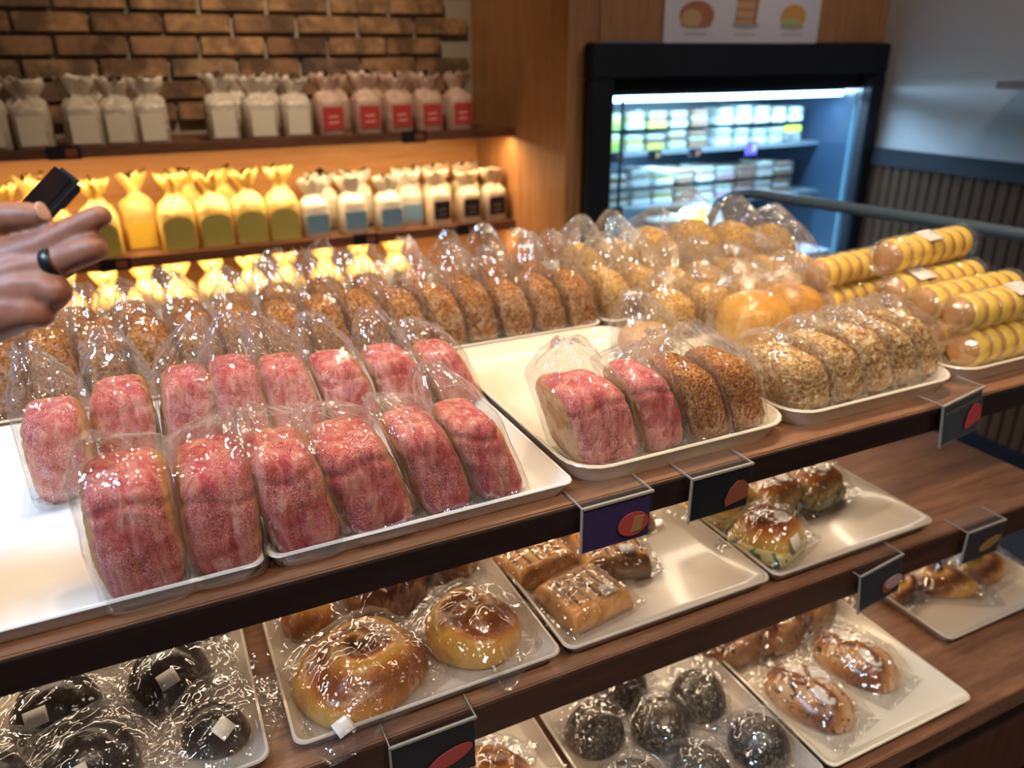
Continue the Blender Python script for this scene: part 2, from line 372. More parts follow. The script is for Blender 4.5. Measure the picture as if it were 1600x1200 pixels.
def mound(w, l, h, fn=None, nr=16, na=40, p=2.2, q=.5, sq=2.0, seed=0, amp=.0012, maskfn=None, base=.12):
    vs = [Vector((0, 0, h + (fn(0, 0) if fn else 0)))]; fs = []; mask = [maskfn(0, 0) if maskfn else 1]
    for j in range(1, nr + 1):
        r = j / nr
        for i in range(na):
            a = 2 * math.pi * i / na; ca, sa = math.cos(a), math.sin(a); k = (abs(ca) ** sq + abs(sa) ** sq) ** (-1 / sq)
            z = h * (base + (1 - base) * (1 - r ** p) ** q); x, y = w / 2 * r * ca * k, l / 2 * r * sa * k
            if fn: z += fn(r, a) * (1 - r ** 6)
            z += noise.noise(Vector((x * 60 + seed, y * 60, seed))) * amp * 1.5
            vs.append(Vector((x, y, max(z, .002)))); mask.append(maskfn(r, a) if maskfn else 1 - r ** 3)
    for i in range(na): fs.append((0, 1 + i, 1 + (i + 1) % na))
    for j in range(nr - 1):
        for i in range(na): a0 = 1 + j * na; b0 = a0 + na; fs.append((a0 + i, b0 + i, b0 + (i + 1) % na, a0 + (i + 1) % na))
    b0 = len(vs); s0 = 1 + (nr - 1) * na
    for i in range(na):
        v = vs[s0 + i]; vs.append(Vector((v.x * .93, v.y * .93, 0))); mask.append(0)
    for i in range(na): fs.append((s0 + i, b0 + i, b0 + (i + 1) % na, s0 + (i + 1) % na))
    fs.append(tuple(range(b0, b0 + na))[::-1])
    return mesh('bun', vs, fs, True, mask)

def pillow(L, W, H, seed=0, nx=46, ny=34, fin=.16, wr=.0045, lift=.002):
    """flat sealed pouch: two skins swelling over the bun, flat crimped ends along x"""
    vs = []; fs = []
    for side in (1, -1):
        for j in range(ny + 1):
            for i in range(nx + 1):
                u = 2 * i / nx - 1; v = 2 * j / ny - 1; uu = min(1, abs(u) / (1 - fin)); x = u * L / 2; y = v * W / 2 * (1 - .12 * (1 - uu ** 2) * 0 - .05 * abs(u) ** 3)
                z = (max(0, 1 - uu ** 2.6) ** .55) * (max(0, 1 - abs(v) ** 2.6) ** .55)
                n = abs(noise.noise(Vector((x * 38 + seed, y * 38, side * 3 + seed)))) * wr * 1.6 + abs(noise.noise(Vector((x * 14, y * 70 + seed, 2)))) * wr
                if side > 0: zz = lift + z * H + n * (.6 + z) + (math.sin(y * 900) * .0006 if abs(u) > 1 - fin * .7 else 0) + abs(u) ** 6 * .008
                else: zz = .0008 + abs(u) ** 6 * .0075 + abs(n) * .2
                vs.append(Vector((x, y, zz)))
    N = (nx + 1) * (ny + 1)
    for s in (0, 1):
        for j in range(ny):
            for i in range(nx):
                a = s * N + j * (nx + 1) + i; q = (a, a + 1, a + nx + 2, a + nx + 1); fs.append(q if s == 0 else q[::-1])
    return mesh('pouch', vs, fs, True)

def label_mesh(w, l, bend=.0):
    vs = []; fs = []
    for j in range(2):
        for i in range(7):
            u = i / 6 - .5; vs.append((u * w, (j - .5) * l, -bend * u * u * 4))
    for i in range(6): fs.append((i, i + 1, i + 8, i + 7))
    me = mesh('label', vs, fs, True); return me
def add_label(parent, loc, rot, w=.028, l=.022, m=None, name='sticker', bend=.0008):
    o = link(name, label_mesh(w, l, bend), m or label_m, parent, loc, rot)
    s = o.modifiers.new('thick', 'SOLIDIFY'); s.thickness = .0005; return o

# ------------------------------------------------------------------ setting
bx('floor', (-2.9, -2.4, -.05), (2.9, 3.5, 0), floor_m, kind='structure')
bx('ceiling', (-2.9, -2.4, 2.75), (2.9, 3.5, 2.80), ceil_m, kind='structure')
bx('wall_left', (-2.95, -2.4, 0), (-2.88, 3.5, 2.75), paint_m, kind='structure')
bx('wall_front', (-2.9, -2.47, 0), (2.9, -2.4, 2.75), paint_m, kind='structure')
wr = bx('wall_right', (2.86, -2.4, 0), (2.93, 3.5, 2.75), paint_m, kind='structure')
# wainscot slats, each a piece of the right wall
sl = bmesh.new(); box_bm(sl, (0, 0, 0), (.016, .042, .97), .004); slm = bpy.data.meshes.new('slat'); sl.to_mesh(slm); sl.free()
y = 2.41
while y > .2:
    o = link('slat', slm, wood_slat, wr); o.location = (2.852 - wr.location.x, y - wr.location.y, .60 - wr.location.z); y -= .046
rl = bx('trim_1', (2.825, .1, 1.085), (2.86, 2.44, 1.152), black_m, kind='structure', bev=.003)
bx('baseboard_right', (2.83, .1, 0), (2.86, 2.44, .115), black_m, kind='structure', bev=.003)
# back wall: mortar bed with bricks, oak panelling below the top shelf
wb = bx('wall_back', (-2.9, 3.30, 0), (1.42, 3.36, 2.75), mortar_m, kind='structure')
brs = []
for k in range(4):
    b = bmesh.new(); box_bm(b, (0, 0, 0), (.222 + .004 * (k % 2), .05, .064 - .002 * (k // 2)), .005)
    for v in b.verts: v.co += Vector(noise.noise_vector(v.co * 40 + Vector((k, 0, 0)))) * .0022
    me = bpy.data.meshes.new('brick'); b.to_mesh(me); b.free(); me.materials.append(brick_m); brs.append(me)
row = 0; z = 1.335
while z < 2.05:
    x = -1.35 + (row % 2) * .118 + random.uniform(-.012, .012)
    while x < 1.29:
        o = link('brick', random.choice(brs), None, wb); o.location = (x - wb.location.x, 3.297 + random.uniform(-.006, .006) - wb.location.y, z - wb.location.z); x += .236
    z += .0745; row += 1
bx('panel', (-1.6, 3.262, 0.05), (1.379, 3.275, 1.228), wood_back, kind='structure').name = 'trim_2'
pier = bx('wall_pier', (1.38, 2.46, 0), (1.50, 3.30, 2.75), wood_pier, kind='structure')
bx('wall_panel_above_fridge', (1.50, 2.455, 1.56), (2.858, 2.60, 2.75), wood_pier, kind='structure')
bx('wall_alcove_left', (-1.60, 2.6, 0), (-1.54, 3.27, 2.75), wood_pier, kind='structure')

# wall shelving
ws = thing('wall_shelving', 'long walnut wall shelves under the brick wall with warm strip lights', 'shelf', (0, 3.0, 0))
for zt, th in ((1.256, .030), (.896, .036), (.60, .036)):
    bx('shelf_board', (-1.54, 2.884 - 3.0, zt - th + .014), (1.378, 3.26 - 3.0, zt), wood_shelf, ws, .002); bx('front_lip', (-1.54, 2.87 - 3.0, zt - th), (1.378, 2.8835 - 3.0, zt), wood_shelf, ws, .002)
led_m = plain('warm_led', (1, .8, .5), .5, emit=(1.0, .62, .25), es=6)
for zt in (1.2395, .8735): bx('light_strip', (-1.5, 2.89 - 3.0, zt - .007), (1.36, 2.905 - 3.0, zt - .0005), led_m, ws)

# ------------------------------------------------------------------ fridge
fr = thing('display_fridge', 'tall open display fridge with black frame and bluish white lamps', 'fridge', (2.18, 2.9, 0))
def fb(name, lo, hi, m, bev=0): return bx(name, (lo[0] - 2.18, lo[1] - 2.9, lo[2]), (hi[0] - 2.18, hi[1] - 2.9, hi[2]), m, fr, bev)
fb('top_frame', (1.44, 2.40, 1.44), (2.845, 2.455, 1.555), black_m, .006)
fb('side_frame', (1.44, 2.40, 0), (1.535, 2.455, 1.44), black_m, .006)
fb('side_frame', (2.775, 2.40, 0), (2.845, 2.455, 1.44), black_m, .006)
fb('base_frame', (1.535, 2.40, 0), (2.775, 2.455, .70), black_m, .006)
inner_m = plain('fridge_interior', (.035, .055, .075), .3); steel_m = plain('fridge_shelf_steel', (.35, .40, .45), .3, .6)
dark_in = plain('fridge_dark_panel', (.02, .04, .07), .3)
fb('back_panel', (1.53, 3.06, .6), (2.845, 3.08, 1.55), inner_m)
fb('side_panel', (1.51, 2.455, .6), (1.53, 3.06, 1.55), plain('fridge_side', (.07, .12, .17), .2))
fb('side_panel', (2.79, 2.455, .6), (2.80, 3.06, 1.55), dark_in)
fb('canopy', (1.535, 2.455, 1.385), (2.775, 2.62, 1.44), black_m)
cool_led = plain('cool_led', (.8, .95, 1), .5, emit=(.40, .82, 1.0), es=12)
tube('lamp_tube', [(1.60 - 2.18, 2.53 - 2.9, 1.368), (2.17 - 2.18, 2.53 - 2.9, 1.366)], .011, cool_led, fr)
tube('lamp_tube', [(2.18 - 2.18, 2.53 - 2.9, 1.366), (2.745 - 2.18, 2.53 - 2.9, 1.366)], .011, cool_led, fr)
fb('shelf', (1.53, 2.66, 1.145), (2.79, 3.05, 1.160), steel_m); fb('shelf', (1.53, 2.62, .935), (2.79, 3.05, .950), steel_m)
fb('deck', (1.53, 2.50, .68), (2.79, 3.05, .70), plain('fridge_deck', (.6, .68, .74), .35))
fb('pane', (1.535, 2.425, .70), (1.585, 2.431, 1.385), glass_m)
fb('pane', (1.590, 2.425, .70), (2.72, 2.431, 1.37), glass_m)
fb('pane_edge', (1.585, 2.422, .70), (1.590, 2.434, 1.37), dark_in); fb('pane_edge', (2.72, 2.422, .70), (2.726, 2.434, 1.37), plain('pane_edge_pale', (.2, .4, .5), .3))
# packed sandwiches and cakes
pk_cols = {'pale': plain('pack_pale', (.42, .46, .40), .3), 'yellow': plain('pack_yellow', (.45, .42, .07), .4), 'green': plain('pack_green', (.20, .30, .05), .4), 'brown': plain('pack_bread', (.22, .12, .06), .5), 'white': plain('pack_white', (.62, .66, .70), .3), 'pink': plain('pack_pink', (.42, .25, .27), .4)}
lid_m = film('pack_lid', .04, crinkle=.3, refl=.12)
def pack(x, y, z, w, d, h, c1, c2, label, group, wedge=False):
    h *= random.uniform(.80, 1.0); w *= random.uniform(.85, 1.0)
    t = thing('sandwich_pack', label, 'sandwich', (x, y, z), random.uniform(-.06, .06), group)
    bm = bmesh.new(); box_bm(bm, (0, 0, h * .2), (w * .94, d * .9, h * .4), .004); me = bpy.data.meshes.new('lower_layer'); bm.to_mesh(me); bm.free(); link('lower_layer', me, pk_cols[c1], t)
    bm = bmesh.new(); box_bm(bm, (0, 0, h * .5), (w * .86, d * .85, h * .2), .003); me = bpy.data.meshes.new('filling'); bm.to_mesh(me); bm.free(); link('filling', me, pk_cols[c2], t)
    bm = bmesh.new(); box_bm(bm, (0, 0, h * .76), (w * .9, d * .88, h * .32), .006); me = bpy.data.meshes.new('upper_layer'); bm.to_mesh(me); bm.free(); link('upper_layer', me, pk_cols['pale' if c1 != 'brown' else 'brown'], t)
    bm = bmesh.new(); box_bm(bm, (0, 0, h * .5 + .001), (w, d, h), .006); me = bpy.data.meshes.new('clear_box'); bm.to_mesh(me); bm.free(); link('clear_box', me, lid_m, t)
for layer in range(2):
    for i in range(6):
        cc = [('yellow', 'green'), ('green', 'yellow'), ('pale', 'yellow'), ('yellow', 'brown'), ('pale', 'brown'), ('brown', 'pale')][i]
        pack(1.62 + i * .105, 2.76, 1.1605 + layer * .082, .095, .15, .078, cc[0], cc[1], f'{cc[0]} sandwich pack {nth(i)}, {"upper" if layer else "lower"} layer, left half of top fridge shelf', 'sandwich packs on the top fridge shelf')
    for i in range(5):
        pack(2.27 + i * .098, 2.74, 1.1605 + layer * .086, .085, .13, .080, 'white', 'pale', f'white lidded box {nth(i)}, {"upper" if layer else "lower"} layer, right half of top fridge shelf', 'white boxes on the top fridge shelf')
for layer in range(2):
    for i in range(10):
        cc = [('white', 'pale'), ('pale', 'brown'), ('white', 'pale'), ('white', 'yellow'), ('brown', 'pale'), ('white', 'pink'), ('pink', 'white'), ('brown', 'pink'), ('pale', 'pink'), ('brown', 'white')][i]
        pack(1.63 + i * .108, 2.72, .9505 + layer * .074, .098, .15, .070, cc[0], cc[1], f'{cc[0]} sandwich pack, {nth(i, 10)}, {"upper" if layer else "lower"} layer, middle fridge shelf', 'sandwich packs on the middle fridge shelf')
def mini_tag(x, y, z, m, label, h=.03, w=.055, pic=pic_orange):
    t = thing('price_tag', label, 'price tag', (x, y, z), 0, 'small price tags')
    bx('card', (-w / 2, -.002, -h / 2), (w / 2, .002, h / 2), m, t); bx('picture', (.004, -.0032, -h * .28), (w * .4, -.0022, h * .28), pic, t); return t
for x, z, m, n, p in ((1.72, 1.146, card_m, 'black', pic_orange), (1.90, 1.146, card_m, 'black', pic_tan), (2.10, 1.144, card_m, 'black', pic_orange)):
    mini_tag(x, 2.655, z, m, f'tiny {n} price tag on the upper fridge shelf edge, {["leftmost", "second", "third"][[1.72, 1.90, 2.10].index(x)]} from the left', .036, .06, p)
mini_tag(2.395, 2.65, 1.150, plain('violet_card', (.16, .08, .6), .4), 'small violet price card on the right of the upper fridge shelf edge', .055, .06, plain('violet_print', (.4, .35, .8), .4))
mini_tag(1.70, 2.612, .944, card_m, 'tiny black price tag at the left of the lower fridge shelf edge', .036, .06)
mini_tag(2.62, 2.655, 1.22, plain('yellow_card', (.6, .7, .03), .4), 'long yellow sticker card beside the white boxes in the fridge', .025, .09, plain('yellow_print', (.5, .6, .03), .4))
# promo bag on the fridge deck
pt = thing('snack_bag', 'white snack bag with a yellow band standing behind the rail in the fridge', 'bag', (2.13, 2.62, .7005))
link('bag_body', superbox(.22, .10, .24, 3.2, 10, .004, 30, 3, crust=''), plain('snack_bag_white', (.55, .62, .55), .35), pt)
bx('yellow_band', (-.075, -.058, .01), (-.02, -.048, .235), plain('band_yellow', (.80, .50, .04), .4), pt)
pt = thing('dark_tub', 'dark blue tub with a pale lid standing low in the fridge', 'tub', (1.93, 2.60, .7005))
tube('tub_body', [(0, 0, 0), (0, 0, .19)], [.07, .085], plain('tub_blue', (.02, .04, .12), .3), pt, 20); tube('lid', [(0, 0, .19), (0, 0, .205)], .088, pk_cols['pale'], pt, 20)
# poster
po = thing('menu_poster', 'white poster with three printed sandwiches on the wood above the fridge', 'poster', (2.12, 2.449, 1.56))
bx('sheet', (-.365, -.002, -.005), (.36, .002, .42), plain('poster_paper', (.50, .48, .52), .5), po)
def flat_shape(name, pts, y, m, parent, th=.0012):
    n = len(pts); vs = [(x, y, z) for x, z in pts] + [(x, y + th, z) for x, z in pts]
    fs = [tuple(range(n)), tuple(range(n, 2 * n))[::-1]] + [(i, i + n, (i + 1) % n + n, (i + 1) % n) for i in range(n)]
    return link(name, mesh(name, vs, fs), m, parent)
def ell(cx, cz, rx, rz, n=24, lo=-1.0): return [(cx + rx * math.cos(2 * math.pi * i / n), cz + rz * max(lo, math.sin(2 * math.pi * i / n))) for i in range(n)]
pbr = plain('printed_crust', (.30, .11, .05), .5); pcr = plain('printed_crumb', (.42, .26, .14), .5); pgold = plain('printed_bun', (.46, .24, .06), .5)
pgreen = plain('printed_green', (.30, .36, .14), .5); pgrey = plain('printed_shadow', (.27, .27, .32), .5)
flat_shape('printed_shadow', ell(-.225, .055, .07, .014), -.003, pgrey, po); flat_shape('printed_sandwich', ell(-.225, .085, .076, .048, lo=-.75), -.0042, pbr, po); flat_shape('printed_filling', ell(-.25, .075, .045, .030), -.0056, pcr, po)
flat_shape('printed_shadow', ell(.0, .055, .065, .014), -.003, pgrey, po); flat_shape('printed_toast', [(-.055, .06), (.045, .058), (.055, .175), (-.04, .185)], -.0042, pbr, po); flat_shape('printed_crumb', [(-.055, .062), (.03, .06), (.035, .155), (-.045, .158)], -.0056, pcr, po)
for k in range(3): flat_shape('printed_slice', [(-.052, .075 + k * .03), (.03, .073 + k * .03), (.031, .079 + k * .03), (-.051, .081 + k * .03)], -.0068, pbr, po)
flat_shape('printed_shadow', ell(.225, .052, .06, .012), -.003, pgrey, po); flat_shape('printed_burger', ell(.225, .085, .062, .044, lo=-.7), -.0042, pgold, po); flat_shape('printed_lettuce', ell(.215, .068, .05, .013), -.0056, pgreen, po)
flat_shape('printed_leaf', ell(.30, .206, .05, .02), -.0042, pgreen, po)
for cx in (-.225, 0, .225): flat_shape('printed_caption', [(cx - .05, .022), (cx + .05, .022), (cx + .05, .028), (cx - .05, .028)], -.003, pgrey, po)
# small ledge on the right wall
lg = bx('wall_ledge', (2.70, 1.55, 1.40), (2.858, 1.83, 1.425), wood_shelf, None, .003); tag(lg, 'short brown wooden ledge high on the white wall at the right edge', 'shelf')

# ------------------------------------------------------------------ rail hoop
rm = plain('dark_metal_rail', (.10, .15, .19), .3, .3)
rt = thing('guard_rail', 'dark metal hoop rail with bent end standing beyond the bread counter', 'rail', (1.80, 1.25, 0))
P = [(.0 - .11, 2.02 - 1.25, 0), (-.11, 2.02 - 1.25, .92), (-.105, 2.03 - 1.25, 1.02), (-.08, 2.03 - 1.25, 1.065), (-.045, 1.995 - 1.25, 1.092), (-.01, 1.95 - 1.25, 1.10), (.06, 1.55 - 1.25, 1.10), (.13, 1.15 - 1.25, 1.10), (.22, .62 - 1.25, 1.10), (.235, .54 - 1.25, 1.075), (.24, .51 - 1.25, 1.02), (.24, .51 - 1.25, 0)]
tube('hoop', P, .0165, rm, rt, 14); tube('lower_bar', [(-.11, 2.02 - 1.25, .45), (.24, .51 - 1.25, .45)], .011, rm, rt)
for p in (P[0], P[-1]): tube('foot', [(p[0], p[1], .0), (p[0], p[1], .008)], .045, rm, rt, 20)

# ------------------------------------------------------------------ counter
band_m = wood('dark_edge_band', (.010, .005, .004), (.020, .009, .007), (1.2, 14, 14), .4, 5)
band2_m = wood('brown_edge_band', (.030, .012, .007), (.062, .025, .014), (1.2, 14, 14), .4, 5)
ct = thing('bakery_display_counter', 'three tier dark walnut bakery display counter across the foreground', 'counter', (0.3, 1.2, 0))
def cb(name, lo, hi, m, bev=.002): return bx(name, (lo[0] - .3, lo[1] - 1.2, lo[2]), (hi[0] - .3, hi[1] - 1.2, hi[2]), m, ct, bev)
cb('top_shelf', (-1.1, .700, .962), (1.51, 1.80, 1.0), wood_deck)
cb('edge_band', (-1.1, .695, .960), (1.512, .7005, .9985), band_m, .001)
cb('middle_shelf', (-1.1, .700, .684), (1.505, 1.80, .737), wood_deck)
cb('edge_band', (-1.1, .695, .683), (1.507, .7005, .7355), band2_m, .001)
cb('lower_shelf', (-1.1, .575, .395), (1.66, 1.80, .44), wood_deck)
cb('back_panel', (-1.1, 1.80, 0), (1.51, 1.82, 1.0), wood_dark)
cb('side_panel', (-1.13, .70, 0), (-1.10, 1.82, 1.0), wood_dark)
cb('plinth', (-1.1, .66, 0), (1.66, 1.80, .09), black_m)
cb('cabinet_carcass', (-1.1, .635, .09), (1.66, 1.80, .395), wood_dark)
for i in range(5):
    x0 = -1.095 + i * .55; cb('door', (x0, .616, .10), (x0 + .54, .6345, .378), wood_dark, .003)

def tray_mesh(W, L, H=.024, r=.014, lip=.004, flare=.014):
    def rr(w, l, rad, z):
        out = []
        for cx, cy, a0 in ((1, 1, 0), (-1, 1, 90), (-1, -1, 180), (1, -1, 270)):
            for k in range(6):
                a = math.radians(a0 + k * 18); out.append((cx * (w / 2 - rad) + rad * math.cos(a), cy * (l / 2 - rad) + rad * math.sin(a), z))
        return out
    R = [rr(W - 2 * flare, L - 2 * flare, max(r - .004, .006), .0002), rr(W - .004, L - .004, r, H - .005), rr(W, L, r, H - .002), rr(W - .002, L - .002, r, H), rr(W - lip * 2, L - lip * 2, r, H), rr(W - lip * 2 - .003, L - lip * 2 - .003, r, H - .003), rr(W - 2 * flare - .012, L - 2 * flare - .012, max(r - .004, .006), .007), rr(W - 2 * flare - .02, L - 2 * flare - .02, max(r - .006, .004), .0045)]
    vs = [v for q in R for v in q]; n = 24; fs = [tuple(range(n))[::-1]]
    for j in range(len(R) - 1):
        for k in range(n): fs.append((j * n + k, j * n + (k + 1) % n, (j + 1) * n + (k + 1) % n, (j + 1) * n + k))
    fs.append(tuple((len(R) - 1) * n + k for k in range(n)))
    return mesh('tray', vs, fs, True)
def tray(x0, x1, y0, y1, z, label, group, r=.014, m=None, H=.024):
    me = tray_mesh(x1 - x0, y1 - y0, H, r); o = link('serving_tray', me, m or tray_m, None, ((x0 + x1) / 2, (y0 + y1) / 2, z)); tag(o, label, 'tray', group)
    try: me.set_sharp_from_angle(angle=.9)
    except Exception: pass
    return o
G1 = 'trays on the top shelf'
tray(-.315, .052, .708, 1.208, 1.0, 'empty-fronted white tray at the far left under the first red loaves', G1)
tray(.056, .423, .712, 1.212, 1.0, 'white square-cornered tray in the middle with a bare right side', G1)
tray(.428, .786, .716, 1.20, 1.0, 'white round-cornered tray holding two red and two brown bagged loaves', G1, .05, tray2_m, .03)
tray(.790, 1.148, .722, 1.20, 1.0, 'cream round-cornered tray holding the almond flake loaves', G1, .05, tray2_m, .03)
tray(1.153, 1.505, .730, 1.20, 1.0, 'round-cornered tray under the stacked yellow cake rolls at the right', G1, .05, tray2_m, .03)
for i, (a, b) in enumerate(((-.70, -.34), (-.335, .035), (.04, .41), (.415, .785), (.79, 1.15), (1.155, 1.50))):
    tray(a, b, 1.225, 1.725, 1.0, f'tray {nth(i, 6)} in the back row, mostly hidden under crumb loaves', G1, .03, tray2_m)
G2 = 'trays on the middle shelf'
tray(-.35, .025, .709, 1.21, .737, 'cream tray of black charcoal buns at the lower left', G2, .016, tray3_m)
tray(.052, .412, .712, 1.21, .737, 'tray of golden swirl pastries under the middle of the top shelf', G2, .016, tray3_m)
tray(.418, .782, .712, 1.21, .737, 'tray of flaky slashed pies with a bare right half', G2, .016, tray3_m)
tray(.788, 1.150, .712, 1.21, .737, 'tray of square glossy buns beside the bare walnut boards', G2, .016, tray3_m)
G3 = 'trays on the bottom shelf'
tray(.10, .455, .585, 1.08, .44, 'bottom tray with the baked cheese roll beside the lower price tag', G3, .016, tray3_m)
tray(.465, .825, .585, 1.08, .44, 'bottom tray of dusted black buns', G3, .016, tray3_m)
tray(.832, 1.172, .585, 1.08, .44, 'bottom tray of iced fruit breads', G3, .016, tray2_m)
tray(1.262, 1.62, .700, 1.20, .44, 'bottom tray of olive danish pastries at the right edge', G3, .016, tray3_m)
S1, S2, S3 = 1.0055, .7425, .4455

# ------------------------------------------------------------------ bagged loaves on the top shelf
def bagged(name, label, group, x, y, z, w, d, h, mat_, seed, lean=0., top=.06, tipx=0., rz=0., crust='x', n=4.5, tr=.10, creases=0, amp=.0015, rough=0., cuts=22, fm=None, tipw=.12, tl=0., nu=64, nv=46):
    t = thing(name, label, 'bread', (x, y, z), rz, group)
    link('loaf', superbox(w, d, h, n, cuts, amp, 60, seed, lean, crust, tr, creases, rough), mat_, t, (0, 0, .001))
    link('bag', bag_mesh(w + .005, d + .005, h + .002, top, seed, lean, tipx, tipw, tl, nu, nv), fm or film_m, t)
    return t
A = [(-.060, .082, .138, .02, .030, -.02), (.016, .076, .131, -.03, .036, .025), (.102, .076, .129, .15, .040, -.02), (.186, .082, .122, .28, .034, -.02), (.268, .066, .119, .30, .032, -.03), (.338, .064, .118, .38, .062, -.012)]
for i, (x, wd, h, ln, tp, tx) in enumerate(A):
    bagged('bagged_loaf', f'red sugared loaf, {nth(i, 6)} in the front row of the left trays', 'red sugared loaves in the front row', x, (.757, .762, .764, .768, .772, .772)[i], S1, wd, .098, h, M_red, i + 1, ln, tp, tx, crust='x', creases=1, rough=.0008, cuts=28)
B = [(-.142, .070, .118, 0, .075, -.012), (-.068, .074, .118, 0, .072, 0), (.004, .068, .120, -.08, .068, .02), (.076, .068, .124, .04, .066, 0), (.150, .070, .116, .14, .07, -.02), (.232, .072, .108, .26, .068, -.01), (.314, .072, .106, .30, .065, 0), (.396, .066, .100, .38, .045, -.02)]
for i, (x, wd, h, ln, tp, tx) in enumerate(B):
    bagged('bagged_loaf', f'red sugared loaf, {nth(i, 8)} in the row behind the front loaves', 'red sugared loaves in the second row', x, (1.0 if i == 0 else 1.04), S1, wd, .088, h, M_red, i + 21, ln, tp, tx, creases=1, rough=.0008, cuts=26)
bagged('bagged_loaf', 'plump red sugared loaf with tan side at the left of the round-cornered tray', 'loaves on the round-cornered tray', 0.500, .788, S1, .100, .10, .120, M_red, 41, .32, .055, .0, creases=2, cuts=28)
bagged('bagged_loaf', 'narrow red sugared loaf between the plump red loaf and the brown crumb loaf', 'loaves on the round-cornered tray', 0.594, .790, S1, .066, .095, .120, M_red, 42, .40, .03, .03, creases=1, cuts=28)
bagged('bagged_loaf', 'brown crumb topped loaf just right of the narrow red loaf', 'loaves on the round-cornered tray', 0.664, .785, S1, .064, .10, .118, M_crumb, 43, .40, .05, -.02, rough=.002, crust='top')
bagged('bagged_loaf', 'brown crumb topped loaf at the right end of the round-cornered tray', 'loaves on the round-cornered tray', 0.733, .79, S1, .066, .10, .116, M_crumb, 44, .40, .05, -.03, rough=.002, crust='top')
bagged('bagged_bun', 'smooth tan bun in a twisted bag behind the round-cornered tray loaves', 'buns behind the front loaves', .775, 1.07, S1, .10, .09, .062, M_tan, 45, .1, .07, -.03, n=2.6, crust='')
for i, (x, wd, h, ln) in enumerate(((.862, .088, .096, .42), (.938, .072, .104, .42), (1.006, .070, .108, .42), (1.068, .066, .110, .45), (1.126, .064, .112, .5))):
    bagged('bagged_loaf', f'almond flake coated loaf, {nth(i, 5)} on the cream round-cornered tray', 'almond flake loaves', x, .802 + .003 * i, S1, wd, .11, h, M_almond, i + 51, ln, .035, -.015, crust='top', rough=.0040, tr=.30, n=4.0, cuts=26)
for i, (x, y, s) in enumerate(((.985, 1.03, 1.0), (1.125, 1.08, .85))):
    bagged('bagged_bun', ['large glazed orange bun in a crinkled bag behind the almond loaves', 'smaller glazed orange bun right of the large orange bun'][i], 'glazed orange buns', x, y, S1, .135 * s, .12 * s, .105 * s, M_orange, 61 + i, .05, .035, .02, n=2.5, crust='', tr=.2)
# back rows of crumb loaves
k = 0
n1 = 16
for i in range(n1):
    x = -.30 + i * .0705; h = .128 - .0012 * i + random.uniform(-.006, .006)
    bagged('bagged_crumb_loaf', f'bagged brown crumb loaf, {nth(i, n1)} of the first back row', 'brown crumb loaves in the first back row', x, 1.30 + random.uniform(-.008, .008), S1, .066, .10, h, M_crumb, 70 + i, .02 + .018 * i, .055 + random.uniform(0, .03), random.uniform(-.02, .02), rough=.0036, crust='top', tr=.2, n=4.2, cuts=22)
n2 = 12
for i in range(n2):
    x = -.22 + i * .088; h = .122 + random.uniform(-.008, .010)
    bagged('bagged_crumb_loaf', f'bagged brown crumb loaf, {nth(i, n2)} of the second back row', 'brown crumb loaves in the second back row', x, 1.455, S1, .080, .11, h - .014, M_crumb, 100 + i, .05 + .02 * i, .045 + random.uniform(0, .04), random.uniform(-.02, .02), rough=.0028, crust='top', tr=.3, n=3.2, nu=32, nv=20)
nut = [(.845, 1.30, .120, .075, 0), (.925, 1.30, .118, .075, 0), (1.005, 1.29, .10, .078, 0), (1.09, 1.29, .10, .08, 0), (1.18, 1.29, .098, .085, 0), (1.27, 1.30, .095, .085, 0), (1.36, 1.31, .095, .085, 0),
       (.87, 1.45, .132, .085, 1), (.965, 1.46, .132, .09, 1), (1.065, 1.46, .150, .10, 1), (1.18, 1.46, .158, .115, 1), (1.30, 1.46, .142, .11, 1), (1.42, 1.46, .125, .10, 1)]
for i, (x, y, h, wd, r) in enumerate(nut):
    j = i if r == 0 else i - 7
    bagged('bagged_nut_loaf', f'pale nutty crumb loaf, {nth(j, 7 if r == 0 else 6)} of the {"nearer" if r == 0 else "farther"} nutty row', 'nutty crumb loaves at the back right', x, y, S1, wd, .12, h - .012, M_nut, 130 + i, .25 if r == 0 else .12, .045 + random.uniform(0, .03), random.uniform(-.03, .03), rough=.0045, crust='', tr=.45, n=3.0, fm=film_hazy)
for i in range(4):
    x = .90 + i * .10
    bagged('bagged_nut_loaf', f'low nutty crumb loaf, {nth(i, 4)} behind the orange buns', 'low nutty loaves behind the orange buns', x, 1.165, S1, .088, .09, .085, M_nut, 150 + i, .2, .04, random.uniform(-.02, .02), rough=.0045, crust='', tr=.45, n=3.0, fm=film_hazy)

# yellow cake rolls
def wheel_mesh(r, wd):
    vs = []; fs = []; prof = [(-wd / 2, r * .60), (-wd / 2 + .0005, r * .80), (-wd / 2 + .005, r * .97), (0, r * 1.03), (wd / 2 - .005, r * .97), (wd / 2 - .0005, r * .80), (wd / 2, r * .60)]; n = 22
    mi = []
    for x, q in prof:
        for k in range(n): a = 2 * math.pi * k / n; vs.append((x, q * math.cos(a), q * math.sin(a)))
    for j in range(len(prof) - 1):
        for k in range(n): fs.append((j * n + k, j * n + (k + 1) % n, (j + 1) * n + (k + 1) % n, (j + 1) * n + k)); mi.append(1 if j in (0, 5) else 0)
    fs.append(tuple(range(n))[::-1]); mi.append(1); fs.append(tuple(6 * n + k for k in range(n))); mi.append(1)
    me = mesh('cake_slice', vs, fs, True, [.5] * len(vs)); me.materials.append(M_cake); me.materials.append(M_cakeb)
    for p, m in zip(me.polygons, mi): p.material_index = m
    return me
WH = wheel_mesh(.0320, .0285)
